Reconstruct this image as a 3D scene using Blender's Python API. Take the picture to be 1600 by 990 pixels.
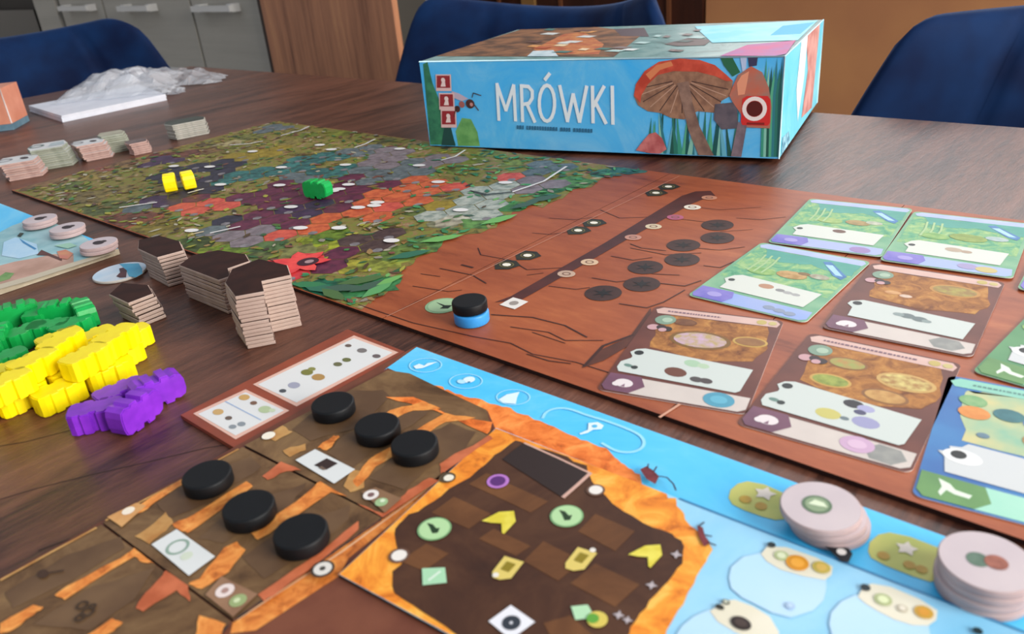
import bpy, bmesh, math, random
from mathutils import Vector, Matrix

random.seed(7)
for o in list(bpy.data.objects):
    bpy.data.objects.remove(o)
SC = bpy.context.scene
COL = SC.collection

# ------------------------------------------------------------------ camera
T = 0.75            # table top height
H = 0.185           # camera height over the table top
F, PITCH, ROLL = 1263.5, 0.44783, -0.09481
CX, CY = 800.0, 495.0
FWD = Vector((0, math.cos(PITCH), -math.sin(PITCH)))
UP0 = Vector((0, math.sin(PITCH), math.cos(PITCH)))
RIGHT0 = Vector((1, 0, 0))
RI = RIGHT0 * math.cos(ROLL) + UP0 * math.sin(ROLL)
UPV = -RIGHT0 * math.sin(ROLL) + UP0 * math.cos(ROLL)
EYE = Vector((0, 0, T + H))
cam_data = bpy.data.cameras.new('camera')
cam = bpy.data.objects.new('camera', cam_data)
COL.objects.link(cam)
R3 = Matrix((RI, UPV, -FWD)).transposed()
cam.matrix_world = Matrix.Translation(EYE) @ R3.to_4x4()
cam_data.sensor_fit = 'HORIZONTAL'
cam_data.sensor_width = 36.0
cam_data.lens = 36.0 * F / 1600.0
cam_data.clip_start = 0.01
cam_data.clip_end = 60
cam_data.dof.use_dof = True
cam_data.dof.focus_distance = 0.52
cam_data.dof.aperture_fstop = 15.0
SC.camera = cam

# room axes: E1 runs along the table's far edge, E2 across the table
YAW = -0.76533
E1 = Vector((math.cos(YAW), math.sin(YAW), 0))
E2 = Vector((-math.sin(YAW), math.cos(YAW), 0))
UZ = Vector((0, 0, 1))


def AB(a, b, z):
    return E1 * a + E2 * b + UZ * z


# ------------------------------------------------------------------ world, lights, exposure
wd = bpy.data.worlds.new('world')
SC.world = wd
wd.use_nodes = True
wb = wd.node_tree.nodes['Background']
wb.inputs[0].default_value = (0.80, 0.88, 1.0, 1)
wb.inputs[1].default_value = 0.50


def area(name, loc, direction, sx, sy, power, color):
    d = bpy.data.lights.new(name, 'AREA')
    d.shape = 'RECTANGLE'
    d.size = sx
    d.size_y = sy
    d.energy = power
    d.color = color
    o = bpy.data.objects.new(name, d)
    COL.objects.link(o)
    o.location = loc
    o.rotation_euler = Vector(direction).to_track_quat('-Z', 'Y').to_euler()
    return o


# daylight coming in through the two windows
area('window_daylight', AB(1.92, 0.55, 1.62), -E1 + UZ * -0.15, 1.5, 1.15, 90, (1.0, 0.97, 0.93))
area('window_daylight', AB(-0.45, 2.12, 1.58), -E2 + UZ * -0.1, 1.5, 1.1, 22, (0.93, 0.97, 1.0))
SC.view_settings.view_transform = 'Standard'
SC.view_settings.look = 'None'
SC.view_settings.gamma = 1.0
SC.view_settings.use_curve_mapping = False
SC.view_settings.exposure = 0.12


# ------------------------------------------------------------------ projection helpers
def ray(x, y):
    return RI * ((x - CX) / F) - UPV * ((y - CY) / F) + FWD


def P(x, y, h=0.0):
    d = ray(x, y)
    return EYE + d * ((h - H) / d.z)


def on_plane(x, y, p0, n):
    d = ray(x, y)
    return EYE + d * ((Vector(p0) - EYE).dot(n) / d.dot(n))


def on_b(x, y, b):
    return on_plane(x, y, AB(0, b, 0), E2)


def on_a(x, y, a):
    return on_plane(x, y, AB(a, 0, 0), E1)


def Z(ox, oy, s):
    return lambda x, y: (ox + x / s, oy + y / s)


# ------------------------------------------------------------------ materials
def lin(c):
    c = c / 255.0
    return c / 12.92 if c <= 0.04045 else ((c + 0.055) / 1.055) ** 2.4


def rgb(h):
    h = h.lstrip('#')
    return tuple(lin(int(h[i:i + 2], 16)) for i in (0, 2, 4)) + (1.0,)


MATS = {}


def M(hex1, hex2=None, scale=60.0, rough=0.5, spec=0.4, bump=0.0, sheen=0.0, detail=3.0, name=None):
    key = (hex1, hex2, scale, rough, spec, bump, sheen, detail)
    if key in MATS:
        return MATS[key]
    m = bpy.data.materials.new(name or ('paint_' + hex1.lstrip('#')))
    m.use_nodes = True
    nt = m.node_tree
    b = nt.nodes['Principled BSDF']
    b.inputs['Roughness'].default_value = rough
    b.inputs['Specular IOR Level'].default_value = spec
    b.inputs['Base Color'].default_value = rgb(hex1)
    if sheen:
        b.inputs['Sheen Weight'].default_value = sheen
        b.inputs['Sheen Roughness'].default_value = 0.4
        b.inputs['Sheen Tint'].default_value = (0.35, 0.55, 1, 1)
    if hex2 or bump:
        tc = nt.nodes.new('ShaderNodeTexCoord')
        nz = nt.nodes.new('ShaderNodeTexNoise')
        nz.inputs['Scale'].default_value = scale
        nz.inputs['Detail'].default_value = detail
        nt.links.new(tc.outputs['Object'], nz.inputs['Vector'])
        if hex2:
            cr = nt.nodes.new('ShaderNodeValToRGB')
            cr.color_ramp.elements[0].position = 0.36
            cr.color_ramp.elements[0].color = rgb(hex1)
            cr.color_ramp.elements[1].position = 0.64
            cr.color_ramp.elements[1].color = rgb(hex2)
            nt.links.new(nz.outputs['Fac'], cr.inputs['Fac'])
            nt.links.new(cr.outputs['Color'], b.inputs['Base Color'])
        if bump:
            bp = nt.nodes.new('ShaderNodeBump')
            bp.inputs['Strength'].default_value = bump
            bp.inputs['Distance'].default_value = 0.001
            nt.links.new(nz.outputs['Fac'], bp.inputs['Height'])
            nt.links.new(bp.outputs['Normal'], b.inputs['Normal'])
    MATS[key] = m
    return m


def ramp(nt, stops):
    cr = nt.nodes.new('ShaderNodeValToRGB')
    e = cr.color_ramp.elements
    e[0].position, e[0].color = stops[0][0], rgb(stops[0][1])
    e[1].position, e[1].color = stops[-1][0], rgb(stops[-1][1])
    for p, c in stops[1:-1]:
        n = e.new(p)
        n.color = rgb(c)
    return cr


def wood_mat(name, stops, axis, fine, coarse, rough=0.4, spec=0.5, bump=0.25, stretch=14.0):
    """streaky grain running along the world direction 'axis' (angle about Z), or vertical when axis is None"""
    m = bpy.data.materials.new(name)
    m.use_nodes = True
    nt = m.node_tree
    b = nt.nodes['Principled BSDF']
    g = nt.nodes.new('ShaderNodeNewGeometry')
    mp = nt.nodes.new('ShaderNodeMapping')
    mp.vector_type = 'POINT'
    rot = nt.nodes.new('ShaderNodeVectorRotate')
    rot.rotation_type = 'Z_AXIS'
    rot.inputs['Angle'].default_value = 0.0 if axis is None else -axis
    nt.links.new(g.outputs['Position'], rot.inputs['Vector'])
    nt.links.new(rot.outputs['Vector'], mp.inputs['Vector'])
    mp.inputs['Scale'].default_value = (1, 1, 1 / stretch) if axis is None else (1 / stretch, 1, 1)
    warp = nt.nodes.new('ShaderNodeTexNoise')
    warp.inputs['Scale'].default_value = coarse
    warp.inputs['Detail'].default_value = 4
    warp.inputs['Distortion'].default_value = 1.2
    nt.links.new(mp.outputs['Vector'], warp.inputs['Vector'])
    fn = nt.nodes.new('ShaderNodeTexNoise')
    fn.inputs['Scale'].default_value = fine
    fn.inputs['Detail'].default_value = 6
    fn.inputs['Roughness'].default_value = 0.7
    nt.links.new(mp.outputs['Vector'], fn.inputs['Vector'])
    mx = nt.nodes.new('ShaderNodeMath')
    mx.operation = 'MULTIPLY_ADD'
    mx.inputs[1].default_value = 0.45
    nt.links.new(fn.outputs['Fac'], mx.inputs[0])
    sc = nt.nodes.new('ShaderNodeMath')
    sc.operation = 'MULTIPLY'
    sc.inputs[1].default_value = 0.55
    nt.links.new(warp.outputs['Fac'], sc.inputs[0])
    nt.links.new(sc.outputs[0], mx.inputs[2])
    cr = ramp(nt, stops)
    nt.links.new(mx.outputs[0], cr.inputs['Fac'])
    nt.links.new(cr.outputs['Color'], b.inputs['Base Color'])
    b.inputs['Roughness'].default_value = rough
    b.inputs['Specular IOR Level'].default_value = spec
    bp = nt.nodes.new('ShaderNodeBump')
    bp.inputs['Strength'].default_value = bump
    bp.inputs['Distance'].default_value = 0.0012
    nt.links.new(fn.outputs['Fac'], bp.inputs['Height'])
    nt.links.new(bp.outputs['Normal'], b.inputs['Normal'])
    return m


def blotch_mat(name, stops, scale, rough=0.55, spec=0.3, voro=False):
    m = bpy.data.materials.new(name)
    m.use_nodes = True
    nt = m.node_tree
    b = nt.nodes['Principled BSDF']
    g = nt.nodes.new('ShaderNodeNewGeometry')
    n1 = nt.nodes.new('ShaderNodeTexNoise')
    n1.inputs['Scale'].default_value = scale
    n1.inputs['Detail'].default_value = 6
    n1.inputs['Roughness'].default_value = 0.68
    n1.inputs['Distortion'].default_value = 0.8
    nt.links.new(g.outputs['Position'], n1.inputs['Vector'])
    cr = ramp(nt, stops)
    nt.links.new(n1.outputs['Fac'], cr.inputs['Fac'])
    nt.links.new(cr.outputs['Color'], b.inputs['Base Color'])
    b.inputs['Roughness'].default_value = rough
    b.inputs['Specular IOR Level'].default_value = spec
    return m


# ------------------------------------------------------------------ mesh helpers
def newell(pts):
    n = Vector((0, 0, 0))
    for i in range(len(pts)):
        a, b = pts[i], pts[(i + 1) % len(pts)]
        n += Vector(((a.y - b.y) * (a.z + b.z), (a.z - b.z) * (a.x + b.x), (a.x - b.x) * (a.y + b.y)))
    return n


class MB:
    def __init__(s):
        s.v, s.f, s.mi, s.mats, s.sm = [], [], [], [], []

    def mid(s, m):
        if m not in s.mats:
            s.mats.append(m)
        return s.mats.index(m)

    def face(s, pts, m, smooth=False):
        i = len(s.v)
        s.v += [Vector(p) for p in pts]
        s.f.append(list(range(i, i + len(pts))))
        s.mi.append(s.mid(m))
        s.sm.append(smooth)

    def add(s, verts, faces, m, smooth=False):
        i = len(s.v)
        s.v += [Vector(p) for p in verts]
        k = s.mid(m)
        for f in faces:
            s.f.append([i + j for j in f])
            s.mi.append(k)
            s.sm.append(smooth)

    def prism(s, base, d, m, mtop=None, chamfer=0.0):
        """extrude a polygon of 3-D points by vector d (base given counter-clockwise seen from d)"""
        base = [Vector(p) for p in base]
        d = Vector(d)
        if newell(base).dot(d) < 0:
            base = base[::-1]
        n = len(base)
        if chamfer:
            c = sum(base, Vector()) / n
            dn = d.normalized()
            ins = []
            for p in base:
                q = (c - p)
                ins.append(p + q.normalized() * chamfer * 1.2)
            rings = [ins, [p + dn * chamfer for p in base], [p + d - dn * chamfer for p in base], [p + d for p in ins]]
        else:
            rings = [base, [p + d for p in base]]
        verts = [p for r in rings for p in r]
        faces = []
        for k in range(len(rings) - 1):
            for i in range(n):
                j = (i + 1) % n
                faces.append([k * n + i, k * n + j, (k + 1) * n + j, (k + 1) * n + i])
        faces.append(list(range(n))[::-1])
        s.add(verts, faces, m)
        s.face(rings[-1], mtop or m)

    def box(s, c, x, y, z, m):
        c = Vector(c)
        s.prism([c - x - y - z, c + x - y - z, c + x + y - z, c - x + y - z], z * 2, m)

    def lathe(s, c, prof, m, n=40, mtop=None):
        """profile of (r, z) from bottom to top, closed with caps"""
        c = Vector(c)
        verts, faces = [], []
        for r, z in prof:
            for i in range(n):
                a = 2 * math.pi * i / n
                verts.append(c + Vector((r * math.cos(a), r * math.sin(a), z)))
        for k in range(len(prof) - 1):
            for i in range(n):
                j = (i + 1) % n
                faces.append([k * n + i, k * n + j, (k + 1) * n + j, (k + 1) * n + i])
        s.add(verts, faces, m, True)
        L = len(prof) - 1
        s.face(verts[:n][::-1], m)
        s.face(verts[L * n:], mtop or m)

    def tube(s, pts, r, m, n=8, r2=None):
        pts = [Vector(p) for p in pts]
        verts, faces = [], []
        for k, p in enumerate(pts):
            d = (pts[min(k + 1, len(pts) - 1)] - pts[max(k - 1, 0)]).normalized()
            a = d.cross(UZ) if abs(d.z) < 0.9 else d.cross(Vector((1, 0, 0)))
            a.normalize()
            b = d.cross(a)
            rr = r if r2 is None else r + (r2 - r) * k / (len(pts) - 1)
            for i in range(n):
                t = 2 * math.pi * i / n
                verts.append(p + a * rr * math.cos(t) + b * rr * math.sin(t))
        for k in range(len(pts) - 1):
            for i in range(n):
                j = (i + 1) % n
                faces.append([k * n + i, k * n + j, (k + 1) * n + j, (k + 1) * n + i])
        s.add(verts, faces, m, True)
        s.face(verts[:n], m)
        s.face(verts[-n:][::-1], m)

    def mesh(s, name, origin=Vector((0, 0, 0))):
        me = bpy.data.meshes.new(name)
        me.from_pydata([tuple(p - origin) for p in s.v], [], s.f)
        for m in s.mats:
            me.materials.append(m)
        for p, k, q in zip(me.polygons, s.mi, s.sm):
            p.material_index = k
            p.use_smooth = q
        bm = bmesh.new()
        bm.from_mesh(me)
        bmesh.ops.remove_doubles(bm, verts=bm.verts, dist=1e-6)
        bm.to_mesh(me)
        bm.free()
        me.update()
        return me

    def build(s, name, parent=None, origin=None, weld=True):
        if origin is None:
            origin = world_loc(parent) if parent else Vector((0, 0, 0))
        me = s.mesh(name, Vector(origin))
        o = bpy.data.objects.new(name, me)
        COL.objects.link(o)
        if parent:
            o.parent = parent
        else:
            o.location = origin
        return o


def world_loc(o):
    p = Vector((0, 0, 0))
    while o:
        p = p + o.location
        o = o.parent
    return p


def tag(o, label, cat, group=None):
    o['label'] = label
    o['category'] = cat
    if group:
        o['group'] = group
    return o


def thing(name, loc, label, cat, group=None):
    o = bpy.data.objects.new(name, None)
    o.empty_display_size = 0.02
    COL.objects.link(o)
    o.location = loc
    return tag(o, label, cat, group)


def structure(o):
    o['kind'] = 'structure'
    return o


class Print:
    """flat printed shapes on a plane; coordinates are mapped by fn to 3-D points"""

    def __init__(s, fn, n=UZ, lift=0.00012):
        s.fn, s.n, s.lift, s.mb, s.q = fn, Vector(n).normalized(), lift, MB(), None
        s.step = 0.00009

    def at(s, p, layer=0):
        x, y = (s.q(*p) if s.q else p)
        return s.fn(x, y) + s.n * (s.lift + layer * s.step)

    def poly(s, pts, m, layer=0):
        w = [s.at(p, layer) for p in pts]
        s.poly3(w, m)

    count = 0

    def poly3(s, w, m):
        # hair-thin steps keep overlapping print from lying in exactly one plane
        Print.count += 1
        dz = s.n * (1.6e-6 * (Print.count % 20))
        w = [p + dz for p in w]
        if newell(w).dot(s.n) < 0:
            w = w[::-1]
        s.mb.face(w, m)

    def basis(s):
        a = s.n.cross(UZ) if abs(s.n.z) < 0.9 else Vector((math.cos(YAW), math.sin(YAW), 0))
        a.normalize()
        return a, s.n.cross(a)

    def disc(s, p, r, m, layer=0, k=1.0, n=20, ang=0.0):
        c = s.at(p, layer)
        a, b = s.basis()
        w = []
        for i in range(n):
            t = 2 * math.pi * i / n
            u, v = math.cos(t) * r, math.sin(t) * r * k
            w.append(c + a * (u * math.cos(ang) - v * math.sin(ang)) + b * (u * math.sin(ang) + v * math.cos(ang)))
        s.poly3(w, m)

    def star(s, p, r, r2, k, m, layer=0, ang=0.0):
        c = s.at(p, layer)
        a, b = s.basis()
        w = []
        for i in range(2 * k):
            t = math.pi * i / k + ang
            rr = r if i % 2 == 0 else r2
            w.append(c + a * math.cos(t) * rr + b * math.sin(t) * rr)
        s.poly3(w, m)

    def ring(s, p, r, w_, m, layer=0, k=1.0, n=24, ang=0.0):
        c = s.at(p, layer)
        a, b = s.basis()

        def q(t, rr):
            u, v = math.cos(t) * rr, math.sin(t) * rr * k
            return c + a * (u * math.cos(ang) - v * math.sin(ang)) + b * (u * math.sin(ang) + v * math.cos(ang))
        for i in range(n):
            t0, t1 = 2 * math.pi * i / n, 2 * math.pi * (i + 1) / n
            s.poly3([q(t0, r), q(t1, r), q(t1, r - w_), q(t0, r - w_)], m)

    def line(s, pts, w_, m, layer=0, closed=False, ext=0.25):
        w = [s.at(p, layer) for p in pts]
        if closed:
            w.append(w[0])
        for i in range(len(w) - 1):
            d = (w[i + 1] - w[i])
            if d.length < 1e-7:
                continue
            d.normalize()
            q = s.n.cross(d) * (w_ / 2)
            e = d * (w_ * ext)
            s.poly3([w[i] - q - e, w[i + 1] - q + e, w[i + 1] + q + e, w[i] + q - e], m)

    def build(s, name, parent):
        if not s.mb.f:
            return None
        o = s.mb.build(name, parent)
        s.mb = MB()
        return o


def wobble(pts, amp, per=4, seed=1, closed=True):
    """subdivide a 2-D outline and jitter it, for hand-painted looking edges"""
    rnd = random.Random(seed)
    out = []
    n = len(pts)
    for i in range(n if closed else n - 1):
        a, b = pts[i], pts[(i + 1) % n]
        for k in range(per):
            t = k / per
            j = amp if k else amp * 0.3
            out.append((a[0] + (b[0] - a[0]) * t + rnd.uniform(-j, j), a[1] + (b[1] - a[1]) * t + rnd.uniform(-j, j)))
    if not closed:
        out.append(pts[-1])
    return out


def inside(p, poly):
    x, y = p
    c = False
    j = len(poly) - 1
    for i in range(len(poly)):
        xi, yi = poly[i]
        xj, yj = poly[j]
        if (yi > y) != (yj > y) and x < (xj - xi) * (y - yi) / (yj - yi) + xi:
            c = not c
        j = i
    return c


def project(w):
    v = Vector(w) - EYE
    d = v.dot(FWD)
    return (CX + F * v.dot(RI) / d, CY - F * v.dot(UPV) / d)

# ================================================================== ROOM
M_floor = wood_mat('floor_wood', [(0.3, '#4b3a2e'), (0.7, '#7a6552')], YAW, 60, 6)
M_wall_light = M('#efe8de', '#f4ede3', 8, 0.8, 0.2)
M_wall_brown = M('#b07a54', '#bc8558', 5, 0.75, 0.2)
M_dark_door = wood_mat('dark_door_wood', [(0.3, '#22100c'), (0.7, '#4a2618')], None, 50, 5)
M_cab = wood_mat('grey_cabinet_grain', [(0.3, '#9a958b'), (0.7, '#b0aba0')], YAW, 40, 5, 0.55, 0.3, 0.05, 20)
M_cab_dark = M('#1a1512', None, rough=0.6)
M_panel_wood = wood_mat('walnut_panel', [(0.34, '#6a4232'), (0.44, '#9a684e'), (0.54, '#b27a5a'), (0.66, '#cc9468')], None, 90, 12, 0.5, 0.3, 0.1, 18)
M_metal = M('#c8c6c2', None, rough=0.3, spec=0.8)
M_white_frame = M('#e6e6e4', None, rough=0.4)


def slab(name, c, x, y, z, m, parent=None):
    mb = MB()
    mb.box(c, x, y, z, m)
    return mb.build(name, parent, None if parent else c)


structure(slab('floor', AB(-1.5, 0, -0.02), E1 * 3.6, E2 * 2.4, UZ * 0.02, M_floor))
structure(slab('wall_back', AB(-1.5, 2.24, 1.3), E1 * 3.6, E2 * 0.04, UZ * 1.3, M_wall_light))
structure(slab('wall_right', AB(2.04, 0.0, 1.3), E1 * 0.04, E2 * 2.2, UZ * 1.3, M_wall_light))
structure(slab('wall_left', AB(-5.06, 0.0, 1.3), E1 * 0.04, E2 * 2.2, UZ * 1.3, M_wall_light))

# brown painted stretch of the back wall and the dark door in it
xL = on_b(1114, 20, 2.19).dot(E1)
structure(slab('wall_rear', AB((xL + 2.0) / 2, 2.175, 1.3), E1 * ((2.0 - xL) / 2), E2 * 0.025, UZ * 1.3, M_wall_brown))
dl, dr = on_b(738, 10, 2.17).dot(E1), xL - 0.005
dt = structure(slab('door_1', AB((dl + dr) / 2, 2.17, 1.05), E1 * ((dr - dl) / 2), E2 * 0.03, UZ * 1.05, M_dark_door))
s0, s1 = on_b(818, 8, 2.14).dot(E1), on_b(838, 8, 2.14).dot(E1)
slab('door_inlay', AB((s0 + s1) / 2, 2.135, 1.05), E1 * ((s1 - s0) / 2), E2 * 0.006, UZ * 1.0, M('#a5814f', '#8d6a3c', 9), dt)
for px in (781, 877, 1046):
    ac = on_b(px, 8, 2.14).dot(E1)
    slab('door_groove', AB(ac, 2.137, 1.05), E1 * 0.006, E2 * 0.004, UZ * 1.0, M('#6e4228'), dt)


# windows that let the daylight in (both beyond the picture's frame)
def window(name, c, ax, out, w, h):
    t = bpy.data.objects.new(name, None)
    COL.objects.link(t)
    t.location = c
    structure(t)
    mb = MB()
    for sgn in (-1, 1):
        mb.box(c + ax * (sgn * (w / 2 + 0.03)), ax * 0.03, out * 0.03, UZ * (h / 2 + 0.06), M_white_frame)
        mb.box(c + UZ * (sgn * (h / 2 + 0.03)), ax * (w / 2), out * 0.03, UZ * 0.03, M_white_frame)
    mb.build('window_frame', t)
    mb = MB()
    mb.box(c, ax * 0.018, out * 0.02, UZ * (h / 2), M_white_frame)
    mb.build('mullion', t)
    mb = MB()
    mb.box(c + out * 0.03 - UZ * (h / 2 + 0.075), ax * (w / 2 + 0.1), out * 0.09, UZ * 0.015, M_white_frame)
    mb.build('window_sill', t)


window('window_1', AB(1.9, 0.55, 1.62), E2, -E1, 1.5, 1.15)
window('window_2', AB(-0.45, 2.10, 1.58), E1, -E2, 1.5, 1.1)

# ---------------------------------------------------- kitchen units at the back left
BF = 1.30


def ca(x, y=10):
    return on_b(x, y, BF).dot(E1)


def cz(x, y):
    return on_b(x, y, BF).z


units = [(92, 160, (105, 150), 'grey base cabinet with bar handle beside the dark oven gap'),
         (160, 297, (198, 246), 'wide grey base cabinet with bar handle, middle of the kitchen run'),
         (297, 407, (315, 376), 'grey base cabinet with bar handle next to the walnut end panel')]
ztop = 0.93
for x0, x1, hx, lab in units:
    a0, a1 = ca(x0), ca(x1)
    am = (a0 + a1) / 2
    t = thing('kitchen_cabinet', AB(am, BF + 0.28, 0), lab, 'cabinet', 'grey kitchen cabinets behind the table')
    slab('body', AB(am, BF + 0.32, ztop / 2 - 0.0), E1 * ((a1 - a0) / 2 - 0.002), E2 * 0.29, UZ * (ztop / 2), M('#56534d'), t)
    d = slab('door', AB(am, BF + 0.015, ztop / 2 + 0.05), E1 * ((a1 - a0) / 2 - 0.007), E2 * 0.012, UZ * (ztop / 2 - 0.06), M_cab, t)
    h0, h1 = ca(hx[0]), ca(hx[1])
    hz = cz((hx[0] + hx[1]) / 2, 11.5)
    mb = MB()
    mb.box(AB((h0 + h1) / 2, BF - 0.03, hz), E1 * ((h1 - h0) / 2), E2 * 0.007, UZ * 0.008, M_metal)
    for hh in (h0 + 0.02, h1 - 0.02):
        mb.box(AB(hh, BF - 0.01, hz), E1 * 0.012, E2 * 0.015, UZ * 0.011, M_metal)
    mb.build('handle', d)
a0, a1 = ca(52), ca(86)
t = thing('kitchen_cabinet', AB((a0 + a1) / 2, BF + 0.28, 0), 'narrow plain grey cabinet front between two dark gaps', 'cabinet', 'grey kitchen cabinets behind the table')
slab('body', AB((a0 + a1) / 2, BF + 0.32, ztop / 2), E1 * ((a1 - a0) / 2), E2 * 0.29, UZ * (ztop / 2), M('#56534d'), t)
slab('door', AB((a0 + a1) / 2, BF + 0.015, ztop / 2 + 0.05), E1 * ((a1 - a0) / 2 - 0.004), E2 * 0.012, UZ * (ztop / 2 - 0.06), M_cab, t)
a2 = ca(-90)
t = thing('oven', AB((a0 + a2) / 2, BF + 0.28, 0), 'black built-in oven beside the narrow grey cabinet', 'oven')
slab('body', AB((a0 + a2) / 2, BF + 0.32, ztop / 2), E1 * ((a0 - a2) / 2 - 0.01), E2 * 0.29, UZ * (ztop / 2), M_cab_dark, t)
slab('oven_door', AB((a0 + a2) / 2, BF + 0.015, 0.5), E1 * ((a0 - a2) / 2 - 0.02), E2 * 0.012, UZ * 0.3, M('#0c0b0b', rough=0.2), t)
aw = (ca(407) + a2) / 2
tag(slab('worktop', AB(aw, BF + 0.3, ztop + 0.02), E1 * ((ca(407) - a2) / 2), E2 * 0.33, UZ * 0.019, M('#3d332c', '#51443a', 30)), 'dark kitchen worktop over the grey cabinets', 'worktop')

# walnut end panel beside the cabinets: front board and dark shadow gap strip
pa, pb = on_b(415, 50, BF - 0.03).dot(E1), on_b(619, 60, BF - 0.03).dot(E1)
t = thing('walnut_cupboard', AB((pa + pb) / 2, BF + 0.28, 0), 'tall walnut wood cupboard side between grey cabinets and pale wall', 'cupboard')
slab('side_panel', AB((pa + pb) / 2, BF - 0.02, 1.0), E1 * ((pb - pa) / 2), E2 * 0.008, UZ * 1.0, M_panel_wood, t)
slab('edge_strip', AB(pa - 0.014, BF + 0.0, 1.0), E1 * 0.0135, E2 * 0.02, UZ * 1.0, M('#2c1610'), t)

# ================================================================== TABLE
M_table = wood_mat('table_walnut', [(0.32, '#1c0d09'), (0.42, '#42241a'), (0.50, '#5e3829'), (0.60, '#704534'), (0.72, '#8a5a44')], YAW + math.pi / 2, 330, 22, 0.36, 0.45, 0.4, 7)
TA0, TA1, TB0, TB1 = -1.518, 0.55, -0.33, 0.772
table = thing('dining_table', AB((TA0 + TA1) / 2, (TB0 + TB1) / 2, 0), 'large dark walnut dining table under the board game', 'table')
mb = MB()
c = 0.012
mb.prism([AB(TA0, TB0, T - 0.036), AB(TA1, TB0, T - 0.036), AB(TA1, TB1, T - 0.036), AB(TA0, TB1, T - 0.036)], UZ * 0.036, M_table, chamfer=0.002)
mb.build('table_top', table)
for sa in (TA0 + 0.5, TA1 - 0.5):
    for sb in (TB0 + 0.2, TB1 - 0.52):
        mb = MB()
        mb.box(AB(sa, sb, (T - 0.036) / 2), E1 * 0.04, E2 * 0.04, UZ * ((T - 0.036) / 2), M_table)
        mb.build('leg', table)
mb = MB()
for sb in (TB0 + 0.2, TB1 - 0.52):
    mb.box(AB((TA0 + TA1) / 2, sb, T - 0.08), E1 * ((TA1 - TA0) / 2 - 0.55), E2 * 0.012, UZ * 0.04, M_table)
mb.build('apron', table)

for pts in ([(-20, 786), (60, 762), (140, 742), (220, 724), (320, 700), (384, 690)], [(-20, 700), (40, 690), (110, 672)], [(520, 186), (590, 172), (660, 156)], [(570, 206), (620, 197), (668, 188)], [(330, 172), (420, 154), (520, 140)],
            [(60, 860), (120, 838), (200, 800)]):
    pr = Print(lambda x, y: P(x, y, 0.0), lift=0.00004)
    pr.line(pts, 0.0006 if pts[0][1] > 600 else 0.0013, M('#24120c', None, rough=0.6), 0, False, 0.0)
    pr.build('grain_crack', table)

# ================================================================== CHAIRS
M_velvet = M('#03163a', '#062852', 14, 0.8, 0.2, 0.12, 0.10, name='blue_velvet')
M_black_metal = M('#141414', None, rough=0.4)


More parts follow.
